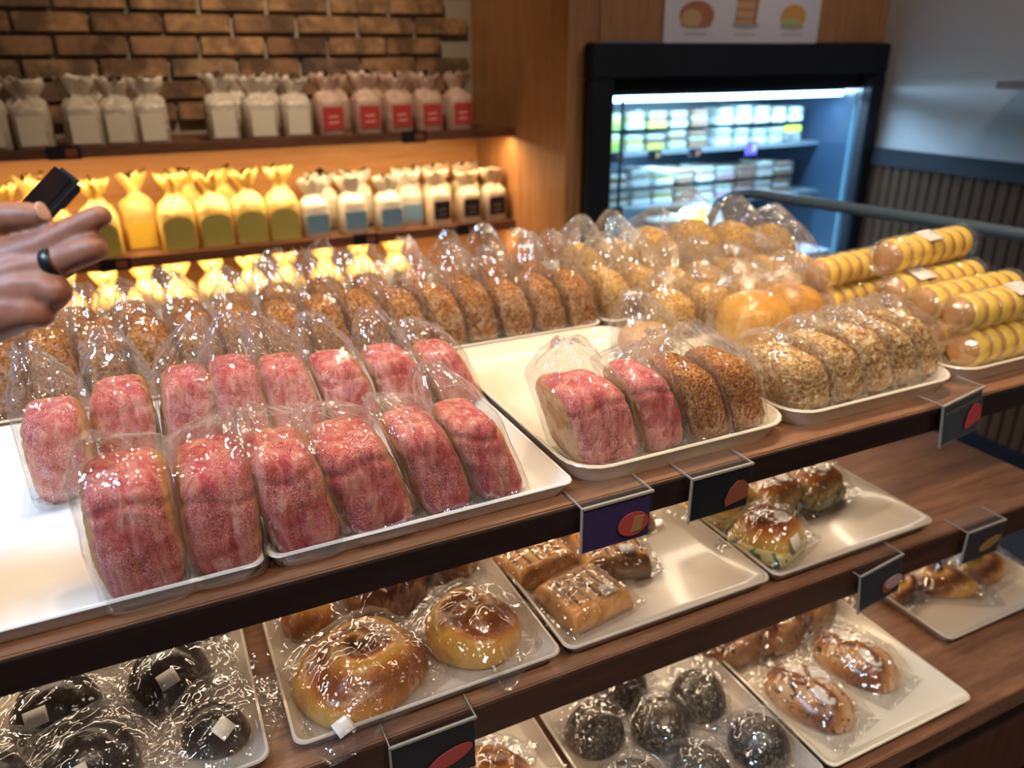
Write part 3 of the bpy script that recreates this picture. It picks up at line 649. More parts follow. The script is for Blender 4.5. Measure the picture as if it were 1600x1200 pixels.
def roll_bag(L, r, seed):
    vs = []; fs = []; nv, nu = 34, 24
    for j in range(nv + 1):
        t = j / nv; x = -.035 + t * (L + .085); body = min(1, max(.0, (x + .022) / .022)); body = min(body, max(0, (L + .022 - x) / .022))
        if x < -.022: rr = .012 + .010 * ((-.022 - x) / .013)
        elif x > L + .022: rr = .006 + .014 * ((x - L - .022) / .03)
        else: rr = .010 + (r * 1.07 - .010) * math.sin(body * math.pi / 2) ** .6
        for i in range(nu):
            a = 2 * math.pi * i / nu; q = rr + noise.noise(Vector((x * 40 + seed, math.cos(a) * 2, math.sin(a) * 2))) * .0028 + (math.sin(a * 6 + seed) * .003 if body <= 0 else 0)
            vs.append((x, q * math.cos(a), q * math.sin(a)))
    for j in range(nv):
        for i in range(nu): fs.append((j * nu + i, j * nu + (i + 1) % nu, (j + 1) * nu + (i + 1) % nu, (j + 1) * nu + i))
    return mesh('bag', vs, fs, True)
def cake_roll(x, y, z, label, n=7, rz=0., lab=None, ry=0., pitch=.0345):
    t = thing('cake_roll', label, 'cake', (x, y, z), rz, 'yellow sliced cake rolls'); t.rotation_euler = (0, ry, rz)
    for i in range(n): o = link('cake_slice', WH, None, t, (.018 + i * pitch, random.uniform(-.001, .001), random.uniform(-.001, .001)))
    tube('brown_core', [(.0, 0, 0), (.03 + (n - 1) * pitch, 0, 0)], .0285, M_cakeb, t, 20)
    s = superbox(.03, .052, .052, 2.2, 8, .001, 60, 3, crust=''); link('end_cake', s, M_cakeb, t, (.004, 0, -.026))
    link('bag', roll_bag(n * pitch, .0330, x * 50), film_m, t)
    if lab is not None: add_label(t, (lab, -.012, .0315), (.30, 0, 0), .05, .036, bend=0.001)
cake_roll(1.222, .785, 1.040, 'sliced yellow cake roll lying lowest, nearest the tray front')
cake_roll(1.212, .800, 1.101, 'sliced yellow cake roll on top of the nearest lowest roll', lab=.14)
cake_roll(1.228, .853, 1.040, 'sliced yellow cake roll hidden low behind the nearest one')
cake_roll(1.228, .921, 1.040, 'sliced yellow cake roll low in the middle of the pile')
cake_roll(1.222, .875, 1.098, 'browned sliced cake roll in the middle of the second layer')
cake_roll(1.228, .990, 1.040, 'sliced yellow cake roll low at the back of the pile')
cake_roll(1.236, .948, 1.098, 'sliced yellow cake roll with cream label under the topmost roll', rz=.06, lab=.06)
cake_roll(1.236, .975, 1.158, 'topmost sliced yellow cake roll with a white label on its side', rz=.12, lab=.11)
cake_roll(1.21, 1.085, 1.040, 'sliced yellow cake roll at the very back of the tray', rz=.08)
cake_roll(1.20, 1.10, 1.100, 'sliced yellow cake roll at the back left behind the topmost roll', rz=.12)

# ------------------------------------------------------------------ price tags on the counter
def holder(x, y, z, w, h, label, card, pic, ink, tilt=0., kind='half', rot=0.0, words=None):
    """acrylic holder: a lip lying on the shelf, a front plate hanging down before the edge"""
    t = thing('price_tag', label, 'price tag', (x, y, z), 0, 'acrylic price tags on the counter'); t.rotation_euler = (0, rot, tilt)
    bx('acrylic_lip', (-w / 2, -.016, -.0002), (w / 2, .030, .0018), acryl_m, t)
    bx('acrylic_plate', (-w / 2, -.018, -h), (w / 2, -.0165, .001), acryl_m, t)
    em = plain('acrylic_edge', (.28, .25, .22), .3)
    bx('acrylic_edge', (-w / 2 - .001, -.0185, -.001), (w / 2 + .001, -.0150, .0022), em, t); bx('acrylic_edge', (-w / 2 - .0015, -.0185, -h), (-w / 2 + .0005, -.0150, .001), em, t)
    bx('acrylic_edge', (-w / 2 - .0006, -.016, -.0002), (-w / 2 + .0008, .030, .0022), em, t); bx('acrylic_edge', (w / 2 - .0008, -.016, -.0002), (w / 2 + .0006, .030, .0022), em, t)
    bx('card', (-w / 2 + .002, -.0158, -h + .002), (w / 2 - .002, -.0148, -.002), card, t)
    yy = -.0198
    def lump(pts, m, nm='picture'): flat_shape(nm, pts, yy, m, t, .0008)
    s = w / .10
    if kind == 'half': lump([(.008 * s, -h * .82), (.044 * s, -h * .72), (.045 * s, -h * .45), (.036 * s, -h * .30), (.024 * s, -h * .28), (.012 * s, -h * .45), (.006 * s, -h * .68)], pic)
    elif kind == 'cut': lump(ell(.022 * s, -h * .58, .022 * s, h * .26), pic); yy -= .001; lump([(.018 * s, -h * .76), (.034 * s, -h * .74), (.036 * s, -h * .44), (.024 * s, -h * .42)], pic_tan)
    elif kind == 'roll': lump([(p[0] * math.cos(.3) - (p[1] + h * .6) * math.sin(.3) * 0 , p[1] + p[0] * .25) for p in ell(.018 * s, -h * .62, .028 * s, h * .15)], pic)
    elif kind == 'pink': lump(ell(.016 * s, -h * .62, .014 * s, h * .19), pic_orange); yy -= .001; lump(ell(.028 * s, -h * .56, .020 * s, h * .16), pic)
    if words:
        cu = bpy.data.curves.new('lettering', 'FONT'); cu.body = words; cu.size = .0090 * s; cu.extrude = .0003; cu.align_x = 'LEFT'
        o = bpy.data.objects.new('lettering', cu); C.objects.link(o)
        m2 = bpy.data.meshes.new_from_object(o.evaluated_get(bpy.context.evaluated_depsgraph_get())); bpy.data.objects.remove(o)
        m2.materials.clear(); link('lettering', m2, ink, t, (-w * .45, -.0196, -h * .24), (math.pi / 2, 0, 0))
    return t
holder(.465, .697, 1.002, .102, .066, 'acrylic tag with a purple card left of the two black tags', cardp_m, pic_red, ink_brown, kind='cut')
holder(.627, .697, 1.002, .100, .066, 'acrylic tag with a black card below the two brown crumb loaves', card_m, pic_orange, ink_dark)
t3 = holder(1.092, .697, 1.018, .090, .074, 'crooked acrylic tag with navy card and red half loaf picture, gold title', cardb_m, pic_red, ink_gold, rot=-.18, words='CLASSIC HALF LOAF')
holder(.985, .697, .739, .095, .078, 'acrylic tag with dark card and pink pastry picture on the middle shelf', cardb_m, pic_pink, ink_dark, kind='pink', rot=-.16)
holder(1.245, .697, .739, .100, .068, 'acrylic tag on the bare walnut end of the middle shelf', card_m, pic_tan, ink_dark, kind='roll')
holder(.212, .697, .739, .112, .085, 'acrylic tag with red sausage roll picture below the swirl pastries', card_m, pic_red, ink_gold, kind='roll')

# ------------------------------------------------------------------ pouches on the lower shelves
def pouch(name, label, cat, group, x, y, z, rz, bun, bm_, L, W, H, seed, sticker=None, extra=None, fm=None):
    t = thing(name, label, cat, (x, y, z), rz, group); link('bun', bun, bm_, t, (0, 0, .001))
    link('pouch', pillow(L, W, H, seed), fm or film_m, t)
    if sticker: add_label(t, sticker[:3], sticker[3:6] if len(sticker) > 3 else (0, 0, 0), .024, .02)
    if extra: extra(t)
    return t
cb_bun = lambda s: mound(.098, .092, .052, None, 14, 32, 2.2, .55, 2, s)
for i, (x, y, rz) in enumerate(((-.075, .90, .5), (-.205, .900, .2), (-.165, .79, .35), (-.03, .785, .9), (-.275, .80, .1), (-.14, 1.03, .2), (-.02, 1.02, 1.2), (-.27, 1.05, .4))):
    lab = ['round black bun with a white sticker, highest and centred under the shelf edge', 'black bun in a crimped gold-lit pouch at the left of the tray', 'black bun pouch at the bottom left, nearest the front', 'small black bun in a crumpled silver pouch by the tray right side', 'black bun pouch cut by the left frame edge', 'black bun hidden behind the centre bun', 'black bun in the right back of the tray', 'black bun in the left back corner of the tray'][i]
    b = mound(.105 if i != 3 else .07, .10 if i != 3 else .085, .062 if i != 3 else .045, None, 14, 32, 2.2, .6, 2, i)
    pouch('charcoal_bun', lab, 'bun', 'black charcoal buns on the middle shelf', x, y, S2, rz, b, M_black, .19, .135, .070 if i != 3 else .055, 200 + i, (-.02, -.042, .052, .9, 0, 0) if i != 3 else (-.02, -.03, .045, .7, 0, 0))
def swirl(k, dep=.006, turns=2.2):
    return (lambda r, a: dep * math.cos(a - r * turns * 2 * math.pi + k)), (lambda r, a: min(1, max(0, .5 - .5 * math.cos(a - r * turns * 2 * math.pi + k) + .25 - r * .35)))
f, mk = swirl(.6, .0055, 1.6)
pouch('swirl_pastry', 'large folded brown swirl pastry in a pouch, front left of its tray', 'pastry', 'golden pastries in pouches', 0.155, .800, S2, .42, mound(.175, .150, .062, f, 20, 48, 2.4, .5, 2.6, 1, maskfn=mk), M_knot, .232, .180, .070, 211, (-.075, -.060, .022, .5, 0, 0))
f, mk = swirl(2.4, .007, 1.3)
pouch('swirl_pastry', 'yellow knotted swirl pastry in a pouch, front right of its tray', 'pastry', 'golden pastries in pouches', 0.318, .812, S2, -.9, mound(.138, .130, .058, f, 20, 48, 2.4, .5, 2.4, 2, maskfn=mk), M_knot, .200, .158, .066, 212, (-.045, -.045, .028, .5, 0, 0))
f, mk = swirl(.2, .004, 1.0)
pouch('glazed_pastry', 'dark brown glossy pastry behind the two swirl pastries', 'pastry', 'golden pastries in pouches', .235, .955, S2, .3, mound(.13, .12, .065, f, 16, 40, 2.2, .5, 2.2, 3, maskfn=lambda r, a: 1 - r * .4), M_choc, .18, .14, .075, 213)
pouch('swirl_pastry', 'brown pastry at the back left corner of the pastry tray', 'pastry', 'golden pastries in pouches', .118, .960, S2, 1.4, mound(.12, .08, .05, f, 16, 40, 2.2, .5, 2.4, 4, maskfn=mk), M_knot, .17, .12, .058, 214)
pouch('swirl_pastry', 'brown pastry at the back right corner of the pastry tray', 'pastry', 'golden pastries in pouches', .345, .985, S2, .8, mound(.11, .10, .055, f, 16, 40, 2.2, .5, 2.4, 5, maskfn=mk), M_choc, .16, .13, .062, 215)
def pie_mesh(w, l, h, seed, slits=6):
    nx, ny = 40, 26; vs = []; fs = []; mask = []
    for j in range(ny + 1):
        for i in range(nx + 1):
            u = 2 * i / nx - 1; v = 2 * j / ny - 1
            e = (max(0, 1 - abs(u) ** 10) * max(0, 1 - abs(v) ** 8)) ** .5; s = math.sin((u * slits + seed) * math.pi)
            inn = 1 if abs(u) < .86 and abs(v) < .62 else 0; cut = inn * max(0, s - .35) * 1.5
            z = h * (.35 + .65 * e) + inn * .003 * s - cut * .006 + noise.noise(Vector((u * 3, v * 3, seed))) * .002
            vs.append((u * w / 2, v * l / 2, z)); mask.append(min(1, cut + .25 * noise.noise(Vector((u * 4, v * 4, seed + 3))) + .25))
    W_ = nx + 1
    for j in range(ny):
        for i in range(nx): a = j * W_ + i; fs.append((a, a + 1, a + W_ + 1, a + W_))
    rim = [i for i in range(W_)] + [j * W_ + nx for j in range(1, ny + 1)] + [ny * W_ + i for i in range(nx - 1, -1, -1)] + [j * W_ for j in range(ny - 1, 0, -1)]
    b0 = len(vs)
    for r in rim: vs.append((vs[r][0], vs[r][1], 0)); mask.append(.1)
    n = len(rim)
    for k in range(n): fs.append((rim[(k + 1) % n], rim[k], b0 + k, b0 + (k + 1) % n))
    fs.append(tuple(b0 + k for k in range(n))[::-1])
    return mesh('bun', vs, fs, True, mask)
pies = [(.497, .805, .25, 'flaky slashed pie with a white sticker, front left of its tray', True), (.472, .925, .25, 'flaky slashed pie standing behind the front stickered pie', False), (.478, 1.03, .2, 'flaky slashed pie partly hidden under the shelf at the left', False), (.592, .885, -.15, 'folded flaky pie in the middle of its tray', True), (.655, .975, .1, 'pale flaky pie end in a shiny pouch at the back right', False), (.565, 1.01, 0, 'flaky pie behind the purple price card', False)]
for i, (x, y, rz, lab, st) in enumerate(pies):
    pouch('flaky_pie', lab, 'pastry', 'flaky pies in pouches', x, y, S2, rz - .1, pie_mesh(.112, .100, .036, i * 1.3), M_flaky, .150, .120, .043, 221 + i, (.02, -.030, .0405, .15, 0, 0) if st else None)
squ = [(.850, .800, .35, 'square glossy bun with a white disc and paper label, nearest the front'), (.838, .925, .3, 'square glossy bun at the left behind the nearest one'), (.945, .900, .25, 'square glossy bun in the middle of the three behind'), (1.040, .895, .2, 'dark square glossy bun at the right, beside the bare tray')]
for i, (x, y, rz, lab) in enumerate(squ):
    t = thing('square_bun', lab, 'bun', (x, y, S2), rz, 'square buns in printed wrappers')
    link('wrapper', superbox(.108, .108, .028, 5, 10, .002, 60, i, crust=''), M_wrap, t)
    b = mound(.100, .100, .044, None, 14, 40, 3.2, .5, 4.0, i, maskfn=lambda r, a: max(0, 1.05 - r ** 2.2 * 1.1)); link('bun', b, M_square, t, (0, 0, .020))
    dm = mound(.030, .026, .0022, None, 4, 20, 3, .5, 2, i + 5); link('round_label', dm, label_m, t, (.006, -.016, .0625), (.22, 0, 0)); dm.materials.clear(); dm.materials.append(label_m)
    link('pouch', pillow(.160, .126, .072, 231 + i), film_m, t)
    if i == 0: add_label(t, (-.01, -.053, .040), (1.0, 0, 0), .028, .022)

# bottom shelf
pouch('cheese_roll', 'yellow cheese roll in a pouch beside the lowest price tag', 'bun', 'rolls at the bottom edge', .345, .81, S3, .9, mound(.09, .13, .055, None, 16, 36, 2.2, .5, 2.2, 8, maskfn=lambda r, a: .25 + .7 * abs(math.sin(r * 7))), M_knot, .165, .12, .062, 241)
pouch('cheese_roll', 'second golden roll in a pouch cut by the bottom frame edge', 'bun', 'rolls at the bottom edge', .405, .71, S3, .4, mound(.10, .10, .05, None, 16, 36, 2.2, .5, 2.2, 9, maskfn=lambda r, a: .25 + .7 * abs(math.sin(r * 7))), M_knot, .16, .12, .058, 242)
dk = [(.535, .815, 'dusted black bun at the left of the bottom tray'), (.630, .885, 'dusted black bun farthest back, partly under the shelf edge'), (.640, .775, 'small dusted black bun in the centre of the five'), (.738, .800, 'largest dusted black bun with shiny dark side'), (.640, .665, 'dusted black bun at the bottom frame edge, centre'), (.765, .675, 'dusted black bun at the bottom right of its tray'), (.53, .69, 'dusted black bun below the left one, cut by the frame')]
for i, (x, y, lab) in enumerate(dk):
    pouch('dusted_bun', lab, 'bun', 'dusted black buns on the bottom shelf', x, y, S3, .3 * i, mound(.104, .100, .060, None, 14, 32, 2.1, .58, 2, i + 3, maskfn=lambda r, a: .15 + r * .8), M_dust, .140, .118, .066, 251 + i)
fr_ = [(.895, .890, .2, 'brown fruit bread at the back left with creased film'), (.985, .880, .3, 'iced fruit bread behind the two front loaves'), (.915, .715, -1.35, 'long oval fruit bread at the front left of its tray'), (1.060, .745, -1.35, 'oval fruit bread with two white icing patches, front right'), (1.09, .90, .3, 'fruit bread in the back right, under the shelf edge')]
for i, (x, y, rz, lab) in enumerate(fr_):
    def icing(t, i=i):
        for q in range(3):
            cx, cy = ((-.035, .005), (.03, -.012), (.0, .022))[q]
            me = mound(.046, .030, .005, lambda r, a: .0006 * math.sin(a * 3), 5, 20, 3, .5, 2, q); link('icing_patch', me, M_icing, t, (cx, cy, 0.0500 - abs(cx) * .08), (0, cx * 5, 0))
    pouch('fruit_bread', lab, 'bread', 'iced fruit breads on the bottom shelf', x, y, S3, rz, mound(.165, .110, .052, lambda r, a: .003 * math.sin(a * 5 + r * 6), 16, 40, 2.3, .5, 2.2, i + 9, amp=.003, maskfn=lambda r, a: .5 + .45 * math.sin(a * 3 + r * 5)), M_fruit, .205, .128, .062, 261 + i, None, icing)
dn = [(1.325, .86, .4, 'small danish pastry at the left of the right-hand bottom tray'), (1.42, .84, -.6, 'golden danish with one black olive in the middle of its tray'), (1.54, .84, .1, 'danish pastry at the right frame edge'), (1.45, .96, .1, 'danish pastry behind the olive one')]
for i, (x, y, rz, lab) in enumerate(dn):
    def olive(t, i=i):
        if i == 1: link('olive', superbox(.018, .018, .014, 2.2, 6, 0, 60, 0, crust=''), M_olive, t, (-.01, .01, .041))
    s = .75 if i == 0 else 1.25
    pouch('danish_pastry', lab, 'pastry', 'danish pastries on the bottom shelf', x, y, S3, rz, mound(.125 * s, .08 * s, .042, lambda r, a: .004 * math.cos(2 * a + r * 4), 16, 40, 2.2, .5, 2.0, i + 12, maskfn=lambda r, a: .45 + .45 * math.sin(2 * a + r * 7)), M_knot, .17 * s, .11 * s, .050, 271 + i, None, olive)

# ------------------------------------------------------------------ bread on the wall shelves
def ruffled(w, d, h, neck, fan, seed, dome=0.0, fw=.45, fo=.85):
    vs = []; fs = []; nu = 36
    prof = [(0, .80, 0), (.0, .97, .0), (.03, 1, 0), (.5, 1.0, 0), (.9, 1.0, 0), (1.0, .94, 0)]
    rings = []
    for t, s, g in prof: rings.append((t * h, s * w / 2, s * d / 2, 4.5, .0008))
    for t in (.25, .5, .75, 1.0):
        k = 1 - t; c = .5 + .5 * math.cos(t * math.pi) if dome else k ** .8
        rings.append((h + neck * t, w / 2 * (fw + (.96 - fw) * c), d / 2 * (.16 + .78 * c), 2 + 2 * k, .0055))
    for t in (.2, .4, .6, .8, 1.0): rings.append((h + neck + fan * t, w / 2 * (fw + (fo - fw) * math.sin(t * 1.9)), d * (.10 + .14 * t), 2, .012 * t + .006))
    for j, (z, a, b, e, amp) in enumerate(rings):
        for i in range(nu):
            q = 2 * math.pi * i / nu; ca, sa = math.cos(q), math.sin(q); ee = 2 / e
            x = math.copysign(abs(ca) ** ee, ca) * a; y = math.copysign(abs(sa) ** ee, sa) * b
            n = noise.noise(Vector((ca * 3.6 + seed, sa * 3.6, z * 40))); f = 1 + (n * amp * 1.4 + math.sin(q * 5 + seed + z * 30) * amp * .45) / max(a, .01)
            vs.append((x * f, y * f, z + (n * amp * 1.6 if amp > .004 else 0)))
    for j in range(len(rings) - 1):
        for i in range(nu): fs.append((j * nu + i, j * nu + (i + 1) % nu, (j + 1) * nu + (i + 1) % nu, (j + 1) * nu + i))
    fs.append(tuple(range(nu))[::-1]); fs.append(tuple((len(rings) - 1) * nu + i for i in range(nu)))
    return mesh('bag', vs, fs, True)
def bag_mat(name, c, tr=.35, rough=.4):
    t = NT(name); t.t.nodes.remove(t.b)
    d = t.n('ShaderNodeBsdfDiffuse'); d.inputs[0].default_value = (*c, 1); q = t.n('ShaderNodeBsdfTranslucent'); q.inputs[0].default_value = (*c, 1)
    g = t.n('ShaderNodeBsdfGlossy'); g.inputs['Roughness'].default_value = rough; v = t.coord(); b = t.n('ShaderNodeBump'); b.inputs['Strength'].default_value = .8; b.inputs['Distance'].default_value = .008
    t.l(t.noise(v, 45, 3, .6, 1), b.inputs['Height']); t.l(b.outputs[0], g.inputs['Normal']); t.l(b.outputs[0], d.inputs['Normal'])
    m = t.n('ShaderNodeMixShader'); m.inputs[0].default_value = tr; t.l(d.outputs[0], m.inputs[1]); t.l(q.outputs[0], m.inputs[2])
    m2 = t.n('ShaderNodeMixShader'); m2.inputs[0].default_value = .08; t.l(m.outputs[0], m2.inputs[1]); t.l(g.outputs[0], m2.inputs[2]); t.l(m2.outputs[0], t.out.inputs[0]); return t.m
BM = {'white': bag_mat('frosty_bag', (.62, .53, .42)), 'yellow': bag_mat('yellow_bread_bag', (.66, .46, .12)), 'blue': bag_mat('blue_tint_bag', (.58, .53, .46)), 'red': bag_mat('pink_tint_bag', (.62, .42, .32)), 'dark': bag_mat('clear_white_bag', (.60, .48, .36)), 'gold': bag_mat('golden_bag', (.72, .50, .15))}
LB = {'white': plain('off_white_label', (.66, .60, .48), .5), 'yellow': plain('olive_yellow_label', (.36, .30, .07), .5), 'blue': plain('blue_label', (.14, .25, .34), .5), 'red': plain('red_label', (.42, .035, .03), .5), 'dark': plain('black_label', (.012, .008, .012), .5), 'gold': plain('gold_label', (.62, .42, .05), .5)}
TB = {k: ruffled(.112, .12, .120, .026, .056, i * 3 + 1, 0, .55, 1.0) for i, k in enumerate('abcd')}
TY = {k: ruffled(.122, .12, .135, .060, .055, i * 3 + 9, 1, .30, .62) for i, k in enumerate('abcd')}
def lab_arch(w, h, arch):
    if not arch: return [(-w / 2, 0), (w / 2, 0), (w / 2, h), (-w / 2, h)]
    return [(-w / 2, 0), (w / 2, 0)] + [(w / 2 * math.cos(a), h * .72 + h * .28 * math.sin(a)) for a in [math.pi * k / 10 for k in range(11)]]
TIEM = plain('bag_tie', (.75, .7, .6), .5)
def toast(kind, x, y, z, label, group, lw=.07, lh=.078, lz=.02, s=1., arch=False, lab=True):
    me = (TY if kind in ('yellow', 'gold') else TB)[random.choice('abcd')]; me = me.copy(); me.materials.clear(); me.materials.append(BM[kind])
    t = thing('bagged_toast', label, 'bread', (x, y, z), random.uniform(-.05, .05), group)
    b = link('bag', me, None, t); b.scale = (s, 1, random.uniform(.97, 1.03))
    if lab:
        o = flat_shape('label', lab_arch(lw * s * (1.15 if arch else 1), lh, arch), -.0625, LB[kind], t, .0015); o.location = (0, 0, lz)
        if kind in ('red', 'dark'):
            for q in range(2): flat_shape('label_print', [(-.02 * s, .05 - lz - q * .02 + .01), (.02 * s, .052 - lz - q * .02 + .01), (.02 * s, .058 - lz - q * .02 + .01), (-.02 * s, .056 - lz - q * .02 + .01)], -.0640, plain('label_print_' + kind, (.75, .35, .3) if kind == 'red' else (.16, .13, .12), .5), o)
    
ZT, ZM, ZB = 1.2565, .8965, .6005
wt = [-.50, -.38, -.268, -.125, -.020, .075, .300, .425, .550]
for i, x in enumerate(wt): toast('white', x, 2.955, ZT, f'off-white labelled toast bag, {nth(i, 9)} on the top wall shelf', 'white labelled toast on the top wall shelf', .076, .085, .010, .95 if i not in (3, 7) else 1.02)
rd = [.668, .808, .925, 1.045, 1.170]
for i, x in enumerate(rd): toast('red', x, 2.955, ZT, f'red labelled toast bag, {nth(i, 5)} on the top wall shelf', 'red labelled toast on the top wall shelf', .080, .076, .022, .90)
for i, x in enumerate((.73, .87, .99, 1.11, .36, .48, -.07, -.30)): toast('red' if x > .6 else 'white', x, 3.13, ZT, f'ruffled {"pink" if x > .6 else "pale"} bag top behind the front toast row, {["first", "second", "third", "fourth"][i % 4]} of its four', 'toast behind the front row', lab=False)
ym = [-.52, -.40, -.275, -.140, .10, .225, .345, .462]
for i, x in enumerate(ym): toast('yellow', x, 2.955, ZM, f'yellow toast bag with olive label, {nth(i, 8)} on the middle wall shelf', 'yellow bagged toast on the middle wall shelf', .088, .115, .004, 1.0, True)
toast('gold', -.018, 3.05, ZM, 'bright golden toast set back from the others on the middle wall shelf', 'yellow bagged toast on the middle wall shelf', .088, .085, .004, 1.0)
for i, x in enumerate((.16, .28, -.34)): toast('yellow', x, 3.12, ZM, f'yellow toast bag top behind the front row, {["left of centre", "near the centre", "far left"][i]}', 'yellow toast behind the front row', lab=False)
for i, x in enumerate((.580, .722, .865, .965)): toast('blue', x, 2.955 + (.05 if i == 3 else 0), ZM, f'toast with a blue-grey label, {nth(i, 4)} of the blue labelled group', 'blue labelled toast on the middle wall shelf', .088, .064, .020, .92)
for i, x in enumerate((1.068, 1.200, 1.312)): toast('dark', x, 2.955, ZM, f'toast with a black label, {nth(i, 3)} of three by the wooden pier', 'black labelled toast on the middle wall shelf', .078, .070, .026, .86)
for i, x in enumerate((.65, .79, 1.00, 1.13, 1.26)): toast('blue' if x < .9 else 'dark', x, 3.12, ZM, f'white ruffled bag top, {nth(i, 5)} behind the labelled toast on the middle shelf', 'white bag tops behind the labelled toast', lab=False)
for i, x in enumerate((-.42, -.29, -.16, -.04, .07, .19, .32, .455, .60, .74, .88)): toast('yellow', x, 2.955, ZB - .02 if False else ZB, f'glowing yellow toast bag, {nth(i, 11)} on the lowest wall shelf', 'yellow bagged toast on the lowest wall shelf', .088, .115, .004, 1.0, True)
for x, z, nm in ((-.193, 1.244, 'under the white labelled toast, left end of the top wall shelf'), (.96, 1.242, 'under the red labelled toast on the top wall shelf'), (-.116, .878, 'by the hand on the middle wall shelf edge'), (.745, .878, 'under the blue labelled toast on the middle wall shelf'), (1.165, .878, 'under the black labelled toast on the middle wall shelf')):
    mini_tag(x, 2.866, z, card_m, 'small black price tag ' + nm, .042, .095)

# ------------------------------------------------------------------ hand with phone
def skin_mesh(name, chains, mat_, parent, sub=2):
    vs = []; es = []; rad = []
    idx = {}
    for ch in chains:
        prev = None
        for p, r in ch:
            key = tuple(round(c, 4) for c in p)
            if key not in idx: idx[key] = len(vs); vs.append(p); rad.append(r)
            i = idx[key]
            if prev is not None and prev != i: es.append((prev, i))
            prev = i
    me = bpy.data.meshes.new(name); me.from_pydata(vs, es, []); o = bpy.data.objects.new(name, me); C.objects.link(o)
    sk = o.modifiers.new('skin', 'SKIN'); sk.use_smooth_shade = True
    lay = me.skin_vertices[0].data if me.skin_vertices else None
    if lay is None:
        bpy.context.view_layer.objects.active = o; bpy.ops.mesh.customdata_skin_add(); lay = me.skin_vertices[0].data
    for i, r in enumerate(rad): lay[i].radius = (r, r)
    lay[0].use_root = True
    ss = o.modifiers.new('sub', 'SUBSURF'); ss.levels = sub; ss.render_levels = sub
    dg = bpy.context.evaluated_depsgraph_get(); m2 = bpy.data.meshes.new_from_object(o.evaluated_get(dg)); bpy.data.objects.remove(o)
    m2.name = name; m2.materials.clear(); m2.materials.append(mat_)
    m2.polygons.foreach_set('use_smooth', [True] * len(m2.polygons))
    return link(name, m2, None, parent)
def cp(px, py, d):
    """point in the hand's own frame (millimetre work done from the eye line), returned in metres"""
    c = Vector((px - 800, py - 600, 1201)) * (d / 1201)
    return Vector((c.dot(D1), c.dot(D2), c.dot(D3) + 1.5))
per = thing('person', 'hand of a customer holding a phone, wearing a black ring, reaching in from the left', 'person', (-.30, .73, 1.25))
O = Vector((-.30, .73, 1.25))
def ch(L): return [(tuple(cp(x, y, d) - O), r) for x, y, d, r in L]
WR = (-110, 520, .612, .026)
chains = [ch([(-700, 900, .62, 0.0458), (-420, 740, .61, 0.0416), (-230, 605, .61, 0.0322), WR]),
          ch([(-110, 505, .612, 0.0250), (-30, 425, .612, 0.0229), (30, 400, .608, 0.0170), (70, 384, .603, 0.0131), (110, 362, .599, 0.0111), (138, 347, .596, 0.0105), (156, 338, .595, 0.0094)]),
          ch([(-110, 520, .612, 0.0270), (-20, 450, .612, 0.0250), (40, 424, .607, 0.0187), (72, 414, .604, 0.0138), (100, 405, .602, 0.0122), (130, 393, .598, 0.0122), (147, 388, .596, 0.0108)]),
          ch([WR, (-20, 470, .612, 0.0250), (40, 450, .606, 0.0193), (72, 446, .602, 0.0140), (90, 455, .600, 0.0117), (84, 466, .606, 0.0111)]),
          ch([(-110, 540, .612, 0.0250), (-30, 500, .612, 0.0229), (25, 484, .606, 0.0187), (50, 484, .603, 0.0140), (62, 490, .604, 0.0117)]),
          ch([WR, (-70, 415, .606, 0.0187), (-35, 356, .602, 0.0158), (10, 338, .600, 0.0123), (45, 337, .598, 0.0111), (62, 338, .597, 0.0091)])]
def blob_mesh(name, chains, voxel, mat_, parent):
    bm = bmesh.new()
    for c in chains:
        for (p, r), (q, r2) in zip(c[:-1], c[1:]):
            p, q = Vector(p), Vector(q); n = max(2, int((q - p).length / (min(r, r2) * .3)))
            for k in range(n + 1):
                t = k / n; bmesh.ops.create_icosphere(bm, subdivisions=2, radius=r + (r2 - r) * t, matrix=Matrix.Translation(p.lerp(q, t)))
    me = bpy.data.meshes.new(name); bm.to_mesh(me); bm.free(); o = bpy.data.objects.new(name, me); C.objects.link(o)
    rm_ = o.modifiers.new('remesh', 'REMESH'); rm_.mode = 'VOXEL'; rm_.voxel_size = voxel
    sm = o.modifiers.new('smooth', 'SMOOTH'); sm.factor = .6; sm.iterations = 6
    m2 = bpy.data.meshes.new_from_object(o.evaluated_get(bpy.context.evaluated_depsgraph_get())); bpy.data.objects.remove(o)
    m2.name = name; m2.materials.clear(); m2.materials.append(mat_); m2.polygons.foreach_set('use_smooth', [True] * len(m2.polygons))
    return link(name, m2, None, parent)
blob_mesh('arm_and_hand', chains, .0022, M_skin, per)
nl = superbox(.011, .0145, .003, 2.6, 6, 0, 60, 0, crust=''); no = link('fingernail', nl, M_nail, per, cp(64, 331, .5865) - O); no.rotation_euler = (1.2, 0, .9)
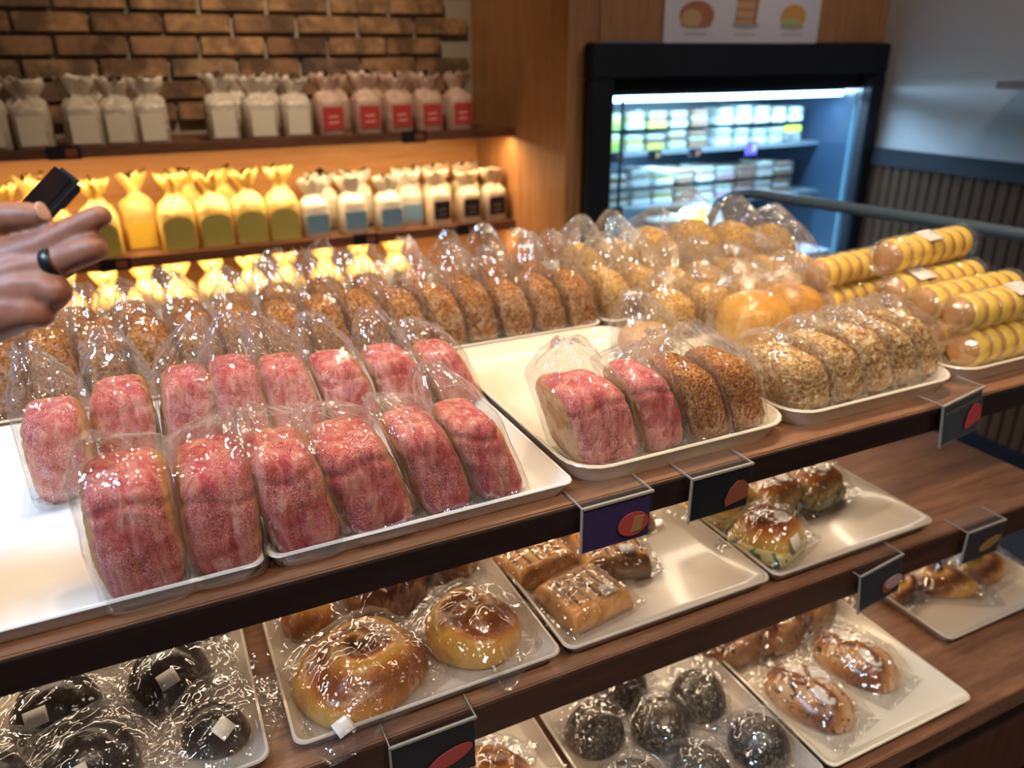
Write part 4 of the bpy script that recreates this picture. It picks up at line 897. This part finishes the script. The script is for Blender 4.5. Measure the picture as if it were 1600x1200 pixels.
def ring_mesh(c, ax, R, r, n=28, k=10):
    ax = ax.normalized(); u = ax.cross(Vector((0, 0, 1))).normalized(); v = ax.cross(u); vs = []; fs = []
    for i in range(n):
        a = 2 * math.pi * i / n; d = u * math.cos(a) + v * math.sin(a)
        for j in range(k): b = 2 * math.pi * j / k; vs.append(c + d * (R + r * .5 * math.cos(b)) + ax * r * 1.5 * math.sin(b))
    for i in range(n):
        for j in range(k): fs.append((i * k + j, ((i + 1) % n) * k + j, ((i + 1) % n) * k + (j + 1) % k, i * k + (j + 1) % k))
    return mesh('ring', vs, fs, True)
link('ring', ring_mesh(cp(88, 409, .603) - O, cp(128, 394, .597) - cp(72, 414, .604), .0131, .0034), blackp_m, per)
rp = plain('sleeve_cloth', (.03, .03, .04), .9)
s0, s1 = cp(-700, 900, .62) - O, cp(-420, 740, .61) - O
tube('sleeve', [tuple(s0), tuple(s0.lerp(s1, .6)), tuple(s0.lerp(s1, 1.0))], [.06, .056, .054], rp, per, 20)
ph = thing('mobile_phone', 'dark blue-black mobile phone gripped between thumb and fingers', 'phone')
def cv(x, y, z): return D_cam @ Vector((x, y, z))
D_cam = Matrix(((D1.x, D1.y, D1.z), (D2.x, D2.y, D2.z), (D3.x, D3.y, D3.z)))   # columns: right, down, forward
Lv = Vector((-.565, -.300, .77)).normalized(); Wv = Vector((-.70, .72, 0)); Wv = (Wv - Lv * Wv.dot(Lv)).normalized(); Nv = Lv.cross(Wv)
Rm = D_cam @ Matrix((Lv, Wv, Nv)).transposed()
cc = cp(124, 284, .612) + (D_cam @ (Lv * .066 + Wv * .034))
ph.matrix_world = Matrix.Translation(cc) @ Rm.to_4x4()
def pbx(name, lo, hi, m, bev): bx(name, lo, hi, m, ph, bev)
pbx('phone_body', (-.066, -.035, -.0045), (.066, .035, .0045), plain('phone_shell', (.02, .03, .045), .3), .004)
pbx('screen', (-.063, -.032, .0044), (.063, .032, .0050), plain('phone_screen', (.006, .007, .010), .1), .0)
gp = cp(92, 381, .612); gm = ph.matrix_world.inverted() @ Matrix.Translation(gp)
pbx('camera_bump', (-.060, -.030, -.0062), (-.036, -.008, -.0044), blackp_m, .001)
gb = bmesh.new(); box_bm(gb, (0, 0, 0), (.034, .008, .030), .003); gme = bpy.data.meshes.new('finger_grip'); gb.to_mesh(gme); gb.free()
go = link('finger_grip', gme, blackp_m, ph); go.matrix_parent_inverse = Matrix.Identity(4)
go.matrix_basis = ph.matrix_world.inverted() @ (Matrix.Translation(gp) @ (D_cam.to_4x4() @ Matrix.Rotation(-.32, 4, 'Z')))
